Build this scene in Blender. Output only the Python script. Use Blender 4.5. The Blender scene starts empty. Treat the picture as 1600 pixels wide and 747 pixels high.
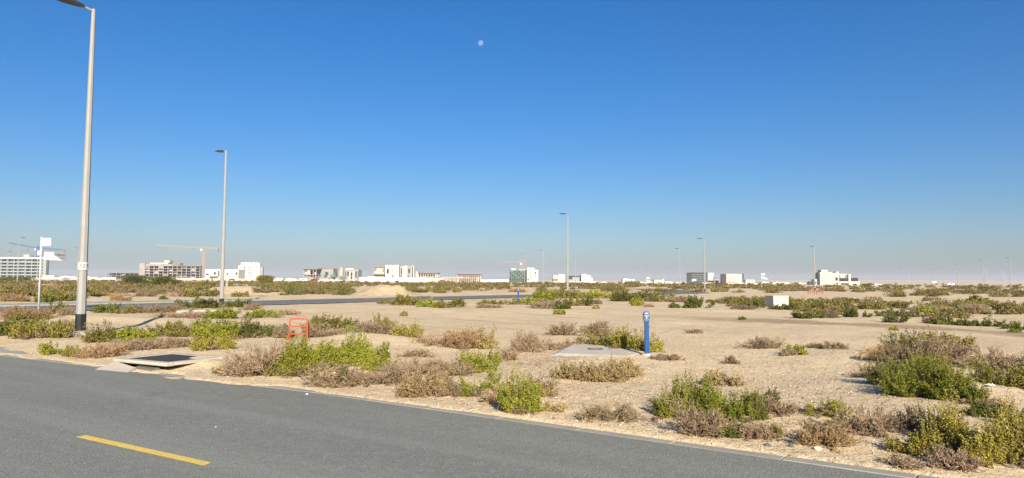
import bpy, math, random
import numpy as np
from mathutils import Matrix, Vector

# ------------------------------------------------------------------ camera, sky, sun, exposure
SC = bpy.context.scene
COL = SC.collection
F, PW, PH = 1100.0, 1600.0, 747.0
CAM_H = 1.55
PITCH = math.atan(64.5 / F)
ROLL = 0.006
RM = Matrix.Rotation(math.pi / 2 + PITCH, 3, 'X') @ Matrix.Rotation(ROLL, 3, 'Z')
cam_data = bpy.data.cameras.new('camera')
cam_data.sensor_width = 36.0
cam_data.lens = 36.0 * F / PW
cam_data.clip_start = 0.1
cam_data.clip_end = 20000
cam = bpy.data.objects.new('camera', cam_data)
cam.matrix_world = Matrix.Translation((0, 0, CAM_H)) @ RM.to_4x4()
COL.objects.link(cam)
SC.camera = cam

SUN_EL = math.radians(25)
world = bpy.data.worlds.new('World')
SC.world = world
world.use_nodes = True
wn = world.node_tree
wn.nodes.clear()
w_sky = wn.nodes.new('ShaderNodeTexSky')
w_sky.sky_type = 'NISHITA'
w_sky.sun_disc = False
w_sky.sun_elevation = SUN_EL
w_sky.sun_rotation = math.radians(168)
w_sky.altitude = 0
w_sky.air_density = 1.2
w_sky.dust_density = 0.85
w_sky.ozone_density = 7.0
w_hs = wn.nodes.new('ShaderNodeHueSaturation')
w_hs.inputs['Saturation'].default_value = 1.22
w_bg = wn.nodes.new('ShaderNodeBackground')
w_bg.inputs['Strength'].default_value = 0.0615
w_out = wn.nodes.new('ShaderNodeOutputWorld')
wn.links.new(w_sky.outputs[0], w_hs.inputs['Color'])
w_wb = wn.nodes.new('ShaderNodeMix')                      # camera white balance: one even gain over the whole sky
w_wb.data_type = 'RGBA'; w_wb.blend_type = 'MULTIPLY'
w_wb.inputs[0].default_value = 1.0
w_wb.inputs[7].default_value = (0.91, 0.885, 0.99, 1.0)
w_wb.clamp_result = False
wn.links.new(w_hs.outputs[0], w_wb.inputs[6])
wn.links.new(w_wb.outputs[2], w_bg.inputs['Color'])
wn.links.new(w_bg.outputs[0], w_out.inputs['Surface'])

sun_data = bpy.data.lights.new('sun', 'SUN')
sun_data.energy = 4.6
sun_data.angle = math.radians(0.53)
sun_data.color = (1.0, 0.91, 0.76)
sun = bpy.data.objects.new('sun', sun_data)
sun.rotation_euler = (math.pi / 2 - SUN_EL, 0, math.radians(12.0))
sun.location = (0, -50, 40)
COL.objects.link(sun)

SC.view_settings.view_transform = 'Standard'
SC.view_settings.look = 'None'
SC.view_settings.exposure = 0.97
SC.view_settings.gamma = 1.0
SC.view_settings.use_curve_mapping = False
SC.render.engine = 'CYCLES'
SC.cycles.use_denoising = True
SC.cycles.max_bounces = 6
SC.cycles.transparent_max_bounces = 6

# ------------------------------------------------------------------ pixel <-> place
def ray(x, y):
    return RM @ Vector(((x - PW / 2) / F, -(y - PH / 2) / F, -1.0))
def gp(x, y, z=0.0):                      # where the sight line through a pixel meets the level z
    d = ray(x, y)
    t = (z - CAM_H) / d.z
    return Vector((d.x * t, d.y * t, z))
def at(x, y, D):                          # the point on that sight line at distance D along +Y
    d = ray(x, y)
    t = D / d.y
    return Vector((d.x * t, D, CAM_H + d.z * t))

# ------------------------------------------------------------------ noise and terrain
def vnoise(x, y, seed=0):
    x = np.asarray(x, float); y = np.asarray(y, float)
    xi = np.floor(x); yi = np.floor(y)
    fx = x - xi; fy = y - yi
    fx = fx * fx * (3 - 2 * fx); fy = fy * fy * (3 - 2 * fy)
    def hsh(a, b):
        v = np.sin(a * 127.1 + b * 311.7 + seed * 74.7) * 43758.5453
        return v - np.floor(v)
    a = hsh(xi, yi); b = hsh(xi + 1, yi); c = hsh(xi, yi + 1); d = hsh(xi + 1, yi + 1)
    return (a + (b - a) * fx) * (1 - fy) + (c + (d - c) * fx) * fy
def fbm(x, y, seed=0, octv=3):
    t = 0; a = 0.5; s = 0
    for k in range(octv):
        t = t + a * vnoise(x * 2 ** k, y * 2 ** k, seed + k * 13); s += a; a *= 0.5
    return t / s - 0.5
def sstep(a, b, v):
    t = np.clip((v - a) / (b - a), 0, 1)
    return t * t * (3 - 2 * t)

EDGE_A = np.array([(-60, 45.0), (-10.3, 14.15), (-2.7, 9.72), (3.2, 5.66), (40, -19.6)])   # desert-side edge of the near road
ROAD_A_W = 7.0
ROAD_B = np.array([(-34, 19.2), (-14.2, 47.9), (-5.0, 61.2), (2.0, 70.5), (9, 78.5), (17, 86.5), (23, 95), (26, 108), (27, 140)])
ROAD_B_HW = 3.55

def poly_dist(px, py, pts):
    best = np.full(np.shape(px), 1e9); sgn = np.ones(np.shape(px)); along = np.zeros(np.shape(px)); acc = 0
    for (ax, ay), (bx, by) in zip(pts[:-1], pts[1:]):
        dx, dy = bx - ax, by - ay
        L = math.hypot(dx, dy)
        t = np.clip(((px - ax) * dx + (py - ay) * dy) / L ** 2, 0, 1)
        d = np.hypot(px - ax - t * dx, py - ay - t * dy)
        c = (dx * (py - ay) - dy * (px - ax))
        m = d < best
        best = np.where(m, d, best); sgn = np.where(m, np.where(c >= 0, 1, -1), sgn)
        along = np.where(m, acc + t * L, along); acc += L
    return best, sgn, along

MOUNDS = []          # x, y, rx, ry, rot, height (negative: a hollow)
def mound(px, py, rx, ry, h, rot=0.0):
    p = gp(px, py); MOUNDS.append((p.x, p.y, rx, ry, rot, h))
mound(600, 540, 1.5, 1.0, 0.13, -0.4)          # gravel bank behind the big green shrub
mound(545, 540, 0.9, 0.7, 0.06)
mound(312, 573, 0.55, 0.38, 0.14, -0.5)        # sand thrown up beside the inlet
mound(250, 566, 0.50, 0.42, -0.15, -0.5)       # hollow under the drain inlet
mound(935, 556, 1.6, 1.1, 0.06)
mound(340, 462, 2.2, 2.2, 0.55)
mound(400, 462, 2.6, 2.4, 0.60)
mound(370, 458, 4.5, 3.0, 0.35)
mound(545, 458, 4.5, 3.0, 0.25)
mound(90, 468, 2.6, 2.0, 0.2)
mound(170, 503, 3.0, 1.4, 0.14)
mound(430, 505, 2.4, 1.2, 0.10)
mound(640, 487, 5.0, 2.0, 0.12)
mound(1450, 560, 2.2, 1.2, 0.10)
mound(1480, 610, 1.4, 0.8, 0.08)
mound(1100, 640, 1.0, 0.5, 0.06)
mound(520, 588, 1.0, 0.4, 0.06)
TONGUES = [(gp(48, 559), 0.75, 0.17, 0.10), (gp(272, 590.5), 0.42, 0.13, 0.085), (gp(385, 603), 0.5, 0.08, 0.05)]

def hgt(x, y):
    x = np.asarray(x, float); y = np.asarray(y, float)
    r = np.hypot(x, y)
    d, sg, al = poly_dist(x, y, EDGE_A)
    s = d * sg
    on_far_side = sstep(-ROAD_A_W - 0.15, -ROAD_A_W - 0.6, s)
    left = sstep(0.0, -4.5, x)
    drift = fbm(x * 1.3, y * 1.3, 5, 4) * (0.10 + 0.45 * left) + 0.10 * left - 0.01
    verge = np.maximum(sstep(0.04, 0.24, s + drift), on_far_side)
    db, _, _ = poly_dist(x, y, ROAD_B)
    vb = sstep(ROAD_B_HW - 0.15, ROAD_B_HW + 0.5, db + 0.5 * fbm(x * 0.6, y * 0.6, 9))
    away = np.minimum(sstep(0.2, 2.5, s), sstep(ROAD_B_HW, ROAD_B_HW + 5, db))
    away = np.maximum(away, sstep(-8, -14, s))
    base = 0.022 + 0.030 * fbm(x * 2.2, y * 2.2, 21, 3) * sstep(0.1, 0.8, s)
    base = base + 0.014 * fbm(x * 9, y * 9, 23, 2) * sstep(0.1, 0.6, s) * sstep(30, 12, r)
    base = base + away * (0.20 * fbm(x / 4.0, y / 4.0, 31, 3) + 0.03)
    base = base + away * sstep(25, 80, r) * 0.5 * fbm(x / 23.0, y / 23.0, 37, 2)
    base = base - sstep(90, 300, r) * 0.15
    for (mx, my, rx, ry, rot, h) in MOUNDS:
        c, q = math.cos(rot), math.sin(rot)
        u = ((x - mx) * c + (y - my) * q) / rx; v = (-(x - mx) * q + (y - my) * c) / ry
        base = base + h * np.exp(-(u * u + v * v)) * np.minimum(sstep(0.0, 0.5, s), vb)
    far = sstep(1500, 3200, r)
    base = base + far * (1.0 + 5.0 * vnoise(x / 420.0, y / 420.0, 41) + 15 * sstep(700, 2200, x) * vnoise(x / 600.0, y / 700.0, 43))
    h = -0.022 + (base + 0.022) * np.minimum(verge, vb)
    for (p, ra, rb, a) in TONGUES:
        c, q = 0.86, -0.51
        u = ((x - p.x) * c + (y - p.y) * q) / ra; v = (-(x - p.x) * q + (y - p.y) * c) / rb
        h = np.maximum(h, -0.022 + a * 0.45 * np.exp(-(u * u + v * v)) * (0.75 + 0.9 * fbm(x * 5, y * 5, 3)))
    return h
def H(x, y):
    return float(hgt(np.array([x]), np.array([y]))[0])

# ------------------------------------------------------------------ materials
def mat_new(name):
    m = bpy.data.materials.new(name); m.use_nodes = True
    nt = m.node_tree
    b = nt.nodes['Principled BSDF']
    b.inputs['Specular IOR Level'].default_value = 0.3
    return m, nt, b
def nd(nt, t, **kw):
    n = nt.nodes.new(t)
    for k, v in kw.items():
        if k in n.inputs: n.inputs[k].default_value = v
        else: setattr(n, k, v)
    return n
def lk(nt, a, b): nt.links.new(a, b)
def rgba(c): return (c[0], c[1], c[2], 1.0)
def mixc(nt, fac, a, b):
    m = nt.nodes.new('ShaderNodeMix'); m.data_type = 'RGBA'
    for s, v in ((0, fac), (6, a), (7, b)):
        if isinstance(v, (int, float)): m.inputs[s].default_value = v
        elif isinstance(v, tuple): m.inputs[s].default_value = rgba(v)
        else: nt.links.new(v, m.inputs[s])
    return m.outputs[2]
def ramp(nt, src, a, b):
    r = nt.nodes.new('ShaderNodeMapRange')
    r.inputs['From Min'].default_value = a; r.inputs['From Max'].default_value = b
    nt.links.new(src, r.inputs['Value'])
    return r.outputs[0]
def noise(nt, vec, scale, detail=4.0, rough=0.55):
    n = nt.nodes.new('ShaderNodeTexNoise')
    n.inputs['Scale'].default_value = scale; n.inputs['Detail'].default_value = detail; n.inputs['Roughness'].default_value = rough
    nt.links.new(vec, n.inputs['Vector'])
    return n.outputs['Fac']
def pos(nt): return nt.nodes.new('ShaderNodeNewGeometry').outputs['Position']

def simple(name, c, rough=0.75, var=0.12, scale=2.0, metal=0.0, spec=0.3, bump=0.0):
    m, nt, b = mat_new(name)
    b.inputs['Roughness'].default_value = rough; b.inputs['Metallic'].default_value = metal
    b.inputs['Specular IOR Level'].default_value = spec
    v = nt.nodes.new('ShaderNodeTexCoord').outputs['Object'] if scale > 1 else pos(nt)
    f = noise(nt, v, scale, 5)
    lk(nt, mixc(nt, ramp(nt, f, 0.3, 0.7), tuple(x * (1 - var) for x in c), tuple(min(1, x * (1 + var)) for x in c)), b.inputs['Base Color'])
    if bump:
        bp = nd(nt, 'ShaderNodeBump', Strength=bump, Distance=0.02); lk(nt, noise(nt, v, scale * 12, 4), bp.inputs['Height']); lk(nt, bp.outputs[0], b.inputs['Normal'])
    return m

def leafy(name, c1, c2, trans=0.12):
    m, nt, b = mat_new(name)
    g = nt.nodes.new('ShaderNodeNewGeometry')
    oi = nt.nodes.new('ShaderNodeObjectInfo')
    f = noise(nt, g.outputs['Position'], 5.0, 3)
    a = mixc(nt, g.outputs['Random Per Island'], c1, c2)
    dark = tuple(x * 0.78 for x in c1); 
    a = mixc(nt, ramp(nt, f, 0.45, 0.7), a, tuple(0.5 * (x + y) * 1.25 for x, y in zip(c1, c2)))
    hs = nt.nodes.new('ShaderNodeHueSaturation')
    lk(nt, ramp(nt, oi.outputs['Random'], -2.2, 3.2), hs.inputs['Hue'])
    mr = nt.nodes.new('ShaderNodeMapRange'); mr.inputs['To Min'].default_value = 0.490; mr.inputs['To Max'].default_value = 0.508
    lk(nt, oi.outputs['Random'], mr.inputs['Value']); lk(nt, mr.outputs[0], hs.inputs['Hue'])
    mv = nt.nodes.new('ShaderNodeMapRange'); mv.inputs['To Min'].default_value = 0.8; mv.inputs['To Max'].default_value = 1.22
    wn_ = nt.nodes.new('ShaderNodeTexWhiteNoise'); wn_.noise_dimensions = '1D'; lk(nt, oi.outputs['Random'], wn_.inputs['W'])
    lk(nt, wn_.outputs['Value'], mv.inputs['Value']); lk(nt, mv.outputs[0], hs.inputs['Value'])
    lk(nt, a, hs.inputs['Color'])
    lk(nt, hs.outputs[0], b.inputs['Base Color'])
    b.inputs['Roughness'].default_value = 0.6; b.inputs['Specular IOR Level'].default_value = 0.2
    tr = nt.nodes.new('ShaderNodeBsdfTranslucent'); lk(nt, hs.outputs[0], tr.inputs['Color'])
    mx = nt.nodes.new('ShaderNodeMixShader'); mx.inputs[0].default_value = trans
    lk(nt, b.outputs[0], mx.inputs[1]); lk(nt, tr.outputs[0], mx.inputs[2])
    lk(nt, mx.outputs[0], nt.nodes['Material Output'].inputs['Surface'])
    return m

M = {}
M['leaf_G'] = leafy('leaf_bright_green', (0.092, 0.108, 0.009), (0.275, 0.276, 0.027))
M['leaf_D'] = leafy('leaf_dark_green', (0.045, 0.056, 0.009), (0.140, 0.148, 0.024))
M['leaf_O'] = leafy('leaf_olive', (0.100, 0.092, 0.016), (0.245, 0.208, 0.042))
M['leaf_Y'] = leafy('leaf_yellow_olive', (0.150, 0.135, 0.018), (0.400, 0.330, 0.055))
M['leaf_M'] = leafy('leaf_brown_olive', (0.220, 0.160, 0.065), (0.385, 0.285, 0.125))
M['leaf_F'] = leafy('leaf_far_scrub', (0.105, 0.090, 0.024), (0.235, 0.188, 0.060))
M['dry_R'] = leafy('twig_grey_brown', (0.135, 0.094, 0.054), (0.345, 0.252, 0.152), 0.08)
M['dry_B'] = leafy('twig_rust_brown', (0.200, 0.120, 0.058), (0.380, 0.245, 0.128), 0.08)
M['dry_T'] = leafy('straw_blades', (0.420, 0.290, 0.140), (0.620, 0.450, 0.240), 0.15)
M['stem'] = leafy('stem_brown', (0.170, 0.120, 0.075), (0.300, 0.220, 0.145), 0.05)

# sand
m, nt, b = mat_new('sand'); M['sand'] = m
p = pos(nt)
n1 = noise(nt, p, 0.22, 5, 0.6); n2 = noise(nt, p, 1.6, 6, 0.65); n3 = noise(nt, p, 26.0, 4, 0.7); n4 = noise(nt, p, 120.0, 2, 0.6)
c = mixc(nt, ramp(nt, n1, 0.35, 0.65), (0.600, 0.455, 0.268), (0.675, 0.530, 0.332))
c = mixc(nt, ramp(nt, n2, 0.40, 0.72), c, (0.690, 0.550, 0.350))
c = mixc(nt, ramp(nt, n3, 0.54, 0.78), c, (0.420, 0.300, 0.165))
np_ = noise(nt, p, 4.5, 4, 0.7)
c = mixc(nt, ramp(nt, np_, 0.56, 0.74), c, (0.500, 0.365, 0.210))
c = mixc(nt, ramp(nt, n4, 0.58, 0.80), c, (0.680, 0.560, 0.420))
vor = nt.nodes.new('ShaderNodeTexVoronoi'); vor.inputs['Scale'].default_value = 30.0; lk(nt, p, vor.inputs['Vector'])
patch = noise(nt, p, 0.55, 4, 0.6)
peb = nt.nodes.new('ShaderNodeMath'); peb.operation = 'MULTIPLY'
lk(nt, ramp(nt, vor.outputs['Distance'], 0.30, 0.16), peb.inputs[0]); lk(nt, ramp(nt, patch, 0.46, 0.62), peb.inputs[1])
c = mixc(nt, peb.outputs[0], c, mixc(nt, vor.outputs['Color'], (0.32, 0.225, 0.145), (0.70, 0.58, 0.44)))
# beaten track across the plain: compacted, browner soil with wheel lines
t0 = gp(1000, 494); t1 = gp(1640, 527)
tv = (t1 - t0).normalized(); nv = Vector((-tv.y, tv.x, 0))
sep = nt.nodes.new('ShaderNodeVectorMath'); sep.operation = 'DOT_PRODUCT'; sep.inputs[1].default_value = nv
sub = nt.nodes.new('ShaderNodeVectorMath'); sub.operation = 'SUBTRACT'; sub.inputs[1].default_value = t0
lk(nt, p, sub.inputs[0]); lk(nt, sub.outputs[0], sep.inputs[0])
al = nt.nodes.new('ShaderNodeVectorMath'); al.operation = 'DOT_PRODUCT'; al.inputs[1].default_value = tv; lk(nt, sub.outputs[0], al.inputs[0])
wob = nt.nodes.new('ShaderNodeMath'); wob.operation = 'MULTIPLY_ADD'; wob.inputs[1].default_value = 1.2; wob.inputs[2].default_value = -0.6
lk(nt, noise(nt, p, 0.5, 4, 0.6), wob.inputs[0])
dd = nt.nodes.new('ShaderNodeMath'); dd.operation = 'ADD'; lk(nt, sep.outputs['Value'], dd.inputs[0]); lk(nt, wob.outputs[0], dd.inputs[1])
ab = nt.nodes.new('ShaderNodeMath'); ab.operation = 'ABSOLUTE'; lk(nt, dd.outputs[0], ab.inputs[0])
tm = nt.nodes.new('ShaderNodeMath'); tm.operation = 'MULTIPLY'; lk(nt, ramp(nt, ab.outputs[0], 1.5, 0.7), tm.inputs[0]); lk(nt, ramp(nt, al.outputs['Value'], -1.0, 6.0), tm.inputs[1])
tm2 = nt.nodes.new('ShaderNodeMath'); tm2.operation = 'MULTIPLY'; lk(nt, tm.outputs[0], tm2.inputs[0]); tm2.inputs[1].default_value = 0.75
c = mixc(nt, tm2.outputs[0], c, mixc(nt, ramp(nt, n2, 0.35, 0.7), (0.250, 0.160, 0.092), (0.400, 0.275, 0.170)))
rotm = nt.nodes.new('ShaderNodeMapping'); rotm.vector_type = 'TEXTURE'; rotm.inputs['Rotation'].default_value = (0, 0, math.atan2(tv.y, tv.x)); rotm.inputs['Scale'].default_value = (9.0, 0.7, 1.0)
lk(nt, p, rotm.inputs['Vector'])
stk = noise(nt, rotm.outputs[0], 1.0, 4, 0.6)
sepx = nt.nodes.new('ShaderNodeSeparateXYZ'); lk(nt, p, sepx.inputs[0])
sfm = nt.nodes.new('ShaderNodeMath'); sfm.operation = 'MULTIPLY'; lk(nt, ramp(nt, stk, 0.54, 0.68), sfm.inputs[0]); lk(nt, ramp(nt, sepx.outputs['Y'], 17.0, 25.0), sfm.inputs[1])
sfm2 = nt.nodes.new('ShaderNodeMath'); sfm2.operation = 'MULTIPLY'; sfm2.inputs[1].default_value = 0.5; lk(nt, sfm.outputs[0], sfm2.inputs[0])
c = mixc(nt, sfm2.outputs[0], c, (0.400, 0.280, 0.160))
spkl = noise(nt, p, 15.0, 3, 0.75)
spm = nt.nodes.new('ShaderNodeMath'); spm.operation = 'MULTIPLY'; lk(nt, ramp(nt, spkl, 0.55, 0.63), spm.inputs[0]); lk(nt, ramp(nt, patch, 0.30, 0.60), spm.inputs[1])
spm2 = nt.nodes.new('ShaderNodeMath'); spm2.operation = 'MULTIPLY'; spm2.inputs[1].default_value = 0.8; lk(nt, spm.outputs[0], spm2.inputs[0])
c = mixc(nt, spm2.outputs[0], c, (0.250, 0.172, 0.095))
lk(nt, c, b.inputs['Base Color'])
b.inputs['Roughness'].default_value = 0.95; b.inputs['Specular IOR Level'].default_value = 0.08
bp = nd(nt, 'ShaderNodeBump', Strength=0.75, Distance=0.04)
hm = nt.nodes.new('ShaderNodeMath'); hm.operation = 'MULTIPLY_ADD'; hm.inputs[1].default_value = 0.5
lk(nt, n3, hm.inputs[0]); lk(nt, noise(nt, p, 7.0, 5, 0.65), hm.inputs[2])
hm2 = nt.nodes.new('ShaderNodeMath'); hm2.operation = 'MULTIPLY_ADD'; hm2.inputs[1].default_value = 0.5; lk(nt, peb.outputs[0], hm2.inputs[0]); lk(nt, hm.outputs[0], hm2.inputs[2])
lk(nt, hm2.outputs[0], bp.inputs['Height']); lk(nt, bp.outputs[0], b.inputs['Normal'])

# asphalt
def asphalt(name, c0, c1, sp):
    m, nt, b = mat_new(name)
    p = pos(nt)
    big = noise(nt, p, 0.5, 5, 0.6); mid = noise(nt, p, 9.0, 4, 0.6); fine = noise(nt, p, 75.0, 3, 0.7)
    vor = nt.nodes.new('ShaderNodeTexVoronoi'); vor.inputs['Scale'].default_value = 62.0; lk(nt, p, vor.inputs['Vector'])
    c = mixc(nt, ramp(nt, big, 0.3, 0.7), c0, c1)
    # wheel paths: long worn streaks along the carriageway
    mp = nt.nodes.new('ShaderNodeMapping'); mp.vector_type = 'TEXTURE'; mp.inputs['Rotation'].default_value = (0, 0, math.radians(-33.5)); mp.inputs['Scale'].default_value = (14.0, 0.55, 1.0)
    lk(nt, p, mp.inputs['Vector']); st_ = noise(nt, mp.outputs[0], 1.0, 4, 0.55)
    c = mixc(nt, ramp(nt, st_, 0.42, 0.72), c, tuple(x * 1.16 for x in c1))
    c = mixc(nt, ramp(nt, noise(nt, p, 0.9, 5, 0.7), 0.60, 0.74), c, tuple(x * 0.84 for x in c0))
    c = mixc(nt, ramp(nt, mid, 0.5, 0.8), c, tuple(x * 1.25 for x in c1))
    c = mixc(nt, ramp(nt, fine, 0.45, 0.75), c, tuple(x * 0.42 for x in c0))
    spk = nt.nodes.new('ShaderNodeMath'); spk.operation = 'MULTIPLY'
    sc_ = nt.nodes.new('ShaderNodeSeparateColor'); lk(nt, vor.outputs['Color'], sc_.inputs[0])
    lk(nt, ramp(nt, vor.outputs['Distance'], 0.42, 0.25), spk.inputs[0]); lk(nt, ramp(nt, sc_.outputs[0], 0.66, 0.88), spk.inputs[1])
    c = mixc(nt, spk.outputs[0], c, sp)
    spd = nt.nodes.new('ShaderNodeMath'); spd.operation = 'MULTIPLY'
    lk(nt, ramp(nt, vor.outputs['Distance'], 0.45, 0.25), spd.inputs[0]); lk(nt, ramp(nt, sc_.outputs[1], 0.70, 0.9), spd.inputs[1])
    c = mixc(nt, spd.outputs[0], c, tuple(x * 0.45 for x in c0))
    lk(nt, c, b.inputs['Base Color'])
    b.inputs['Roughness'].default_value = 0.85; b.inputs['Specular IOR Level'].default_value = 0.25
    bp = nd(nt, 'ShaderNodeBump', Strength=0.5, Distance=0.008); lk(nt, vor.outputs['Distance'], bp.inputs['Height']); lk(nt, bp.outputs[0], b.inputs['Normal'])
    return m
M['asphalt'] = asphalt('asphalt', (0.203, 0.203, 0.170), (0.234, 0.233, 0.198), (0.36, 0.35, 0.31))
M['asphalt_b'] = asphalt('asphalt_far', (0.160, 0.154, 0.140), (0.185, 0.178, 0.160), (0.30, 0.29, 0.26))

def concrete(name, c):
    m, nt, b = mat_new(name)
    p = pos(nt)
    a = noise(nt, p, 2.5, 6, 0.65); f = noise(nt, p, 60, 3, 0.7)
    k = mixc(nt, ramp(nt, a, 0.3, 0.7), tuple(x * 0.85 for x in c), tuple(min(1, x * 1.1) for x in c))
    k = mixc(nt, ramp(nt, f, 0.6, 0.85), k, tuple(x * 0.6 for x in c))
    lk(nt, k, b.inputs['Base Color']); b.inputs['Roughness'].default_value = 0.9; b.inputs['Specular IOR Level'].default_value = 0.15
    bp = nd(nt, 'ShaderNodeBump', Strength=0.35, Distance=0.01); lk(nt, f, bp.inputs['Height']); lk(nt, bp.outputs[0], b.inputs['Normal'])
    return m
M['kerb'] = concrete('kerb_concrete', (0.33, 0.298, 0.242))
M['concrete'] = concrete('pale_concrete', (0.43, 0.385, 0.315))
M['slab'] = concrete('slab_concrete', (0.52, 0.455, 0.37))
M['concrete_w'] = concrete('cabinet_concrete', (0.46, 0.43, 0.375))
M['paving'] = concrete('paving_concrete', (0.34, 0.315, 0.27))
# worn yellow paint
m, nt, b = mat_new('yellow_paint'); M['yellow'] = m
p = pos(nt)
w_ = noise(nt, p, 55, 3, 0.7)
lk(nt, mixc(nt, ramp(nt, w_, 0.52, 0.70), mixc(nt, noise(nt, p, 8, 3), (0.70, 0.49, 0.085), (0.78, 0.56, 0.13)), (0.22, 0.19, 0.12)), b.inputs['Base Color'])
b.inputs['Roughness'].default_value = 0.7
M['white_paint'] = simple('white_road_paint', (0.55, 0.54, 0.51), 0.8, 0.2, 1.0)
M['pole'] = simple('lamp_pole_paint', (0.28, 0.276, 0.255), 0.55, 0.06, 3.0)
M['pole_sign'] = simple('sign_pole_paint', (0.46, 0.46, 0.46), 0.5, 0.06, 3.0)
M['black'] = simple('black_paint', (0.016, 0.016, 0.018), 0.6, 0.3, 6.0)
M['lamp_head'] = simple('lamp_head_grey', (0.040, 0.038, 0.036), 0.5, 0.15, 5.0)
M['plate_white'] = simple('white_plate', (0.50, 0.50, 0.47), 0.5, 0.05, 4.0)
M['plate_grey'] = simple('grey_plate', (0.20, 0.20, 0.215), 0.5, 0.06, 4.0)
M['plate_ink'] = simple('dark_ink', (0.045, 0.045, 0.05), 0.6, 0.1, 4.0)
M['blue'] = simple('blue_paint', (0.007, 0.062, 0.240), 0.5, 0.12, 5.0)
M['blue_pale'] = simple('pale_blue_label', (0.085, 0.150, 0.290), 0.5, 0.1, 6.0)
M['orange'] = simple('orange_paint', (0.46, 0.075, 0.028), 0.6, 0.15, 5.0)
M['grate'] = simple('grate_dark', (0.050, 0.046, 0.048), 0.85, 0.3, 9.0, bump=0.3)
M['pit'] = simple('pit_concrete', (0.13, 0.115, 0.10), 0.9, 0.2, 5.0, bump=0.3)
M['heap'] = simple('heap_sand_dimmed', (0.45, 0.335, 0.205), 0.95, 0.14, 1.6, spec=0.08, bump=0.4)  # sand colour darkened to offset the strong sun on the heap's slopes
M['stone'] = concrete('pale_stone', (0.56, 0.45, 0.33))
M['gravel'] = leafy('gravel_stones', (0.270, 0.195, 0.110), (0.520, 0.405, 0.255), 0.0)
M['gravel_dark'] = leafy('dark_chippings', (0.085, 0.064, 0.044), (0.300, 0.225, 0.150), 0.0)
M['litter'] = simple('white_plastic', (0.75, 0.74, 0.71), 0.4, 0.05, 6.0)
M['b_white'] = simple('white_render', (0.57, 0.54, 0.475), 0.8, 0.05, 0.2)
M['b_cream'] = simple('cream_render', (0.52, 0.45, 0.35), 0.8, 0.05, 0.2)
M['b_pinkish'] = simple('pinkish_render', (0.48, 0.41, 0.34), 0.8, 0.05, 0.2)
M['b_grey'] = simple('bare_concrete', (0.29, 0.268, 0.25), 0.9, 0.10, 0.3)
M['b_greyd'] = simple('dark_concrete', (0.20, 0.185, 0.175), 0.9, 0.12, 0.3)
M['b_greygreen'] = simple('grey_green_render', (0.27, 0.295, 0.28), 0.8, 0.06, 0.3)
M['b_brown'] = simple('brick_infill', (0.26, 0.165, 0.125), 0.9, 0.15, 0.3)
M['glass'] = simple('dark_glass', (0.028, 0.032, 0.038), 0.25, 0.2, 0.3, spec=0.5)
M['glass_blue'] = simple('blue_glass', (0.045, 0.075, 0.13), 0.25, 0.2, 0.3, spec=0.5)
M['net'] = simple('green_netting', (0.085, 0.175, 0.135), 0.9, 0.2, 0.3)
M['net_d'] = simple('dark_green_netting', (0.050, 0.090, 0.075), 0.9, 0.2, 0.3)
M['crane_o'] = simple('crane_orange', (0.52, 0.36, 0.25), 0.6, 0.08, 0.4)
M['crane_b'] = simple('crane_blue', (0.075, 0.15, 0.36), 0.6, 0.08, 0.4)
M['roof_br'] = simple('roof_brown', (0.20, 0.13, 0.10), 0.85, 0.1, 0.4)
M['red_car'] = simple('dark_red_paint', (0.22, 0.035, 0.035), 0.35, 0.05, 2.0, spec=0.5)
M['white_car'] = simple('white_car_paint', (0.70, 0.69, 0.66), 0.35, 0.05, 2.0, spec=0.5)
M['dark_car'] = simple('dark_car_paint', (0.035, 0.035, 0.04), 0.35, 0.05, 2.0, spec=0.5)
M['tyre'] = simple('tyre', (0.02, 0.02, 0.02), 0.9, 0.1, 4.0)
M['steel'] = simple('pylon_steel', (0.35, 0.35, 0.36), 0.6, 0.05, 0.5)
M['orange_plastic'] = simple('orange_plastic', (0.30, 0.09, 0.05), 0.7, 0.1, 4.0)

# ------------------------------------------------------------------ mesh helpers
def np_mesh(name, V, Q):
    V = np.asarray(V, np.float32); Q = np.asarray(Q, np.int32)
    me = bpy.data.meshes.new(name)
    k = Q.shape[1]
    me.vertices.add(len(V)); me.vertices.foreach_set('co', V.ravel())
    me.loops.add(Q.size); me.loops.foreach_set('vertex_index', Q.ravel())
    me.polygons.add(len(Q)); me.polygons.foreach_set('loop_start', np.arange(0, Q.size, k, dtype=np.int32))
    me.polygons.foreach_set('loop_total', np.full(len(Q), k, np.int32))
    me.update(calc_edges=True)
    me.validate()
    return me
def py_mesh(name, V, Fc):
    me = bpy.data.meshes.new(name); me.from_pydata([tuple(v) for v in V], [], Fc); me.update(); return me
def obj(name, me, mt=None, parent=None, loc=(0, 0, 0), rot=(0, 0, 0), scale=(1, 1, 1)):
    o = bpy.data.objects.new(name, me)
    if mt is not None and len(me.materials) == 0: me.materials.append(mt)
    COL.objects.link(o); o.parent = parent
    o.location = loc; o.rotation_euler = rot; o.scale = scale
    return o
def tag(o, label, cat, group=None):
    o['label'] = label; o['category'] = cat
    if group: o['group'] = group
    return o
def thing(name, label, cat, loc, rz=0.0, group=None):
    o = bpy.data.objects.new(name, None); o.empty_display_size = 0.2
    COL.objects.link(o); o.location = loc; o.rotation_euler = (0, 0, rz)
    return tag(o, label, cat, group)
def copy_tree(o, parent=None):
    c = o.copy(); COL.objects.link(c); c.parent = parent
    for ch in list(o.children): copy_tree(ch, c)
    return c
CUBE = [(-.5, -.5, -.5), (.5, -.5, -.5), (.5, .5, -.5), (-.5, .5, -.5), (-.5, -.5, .5), (.5, -.5, .5), (.5, .5, .5), (-.5, .5, .5)]
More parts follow.
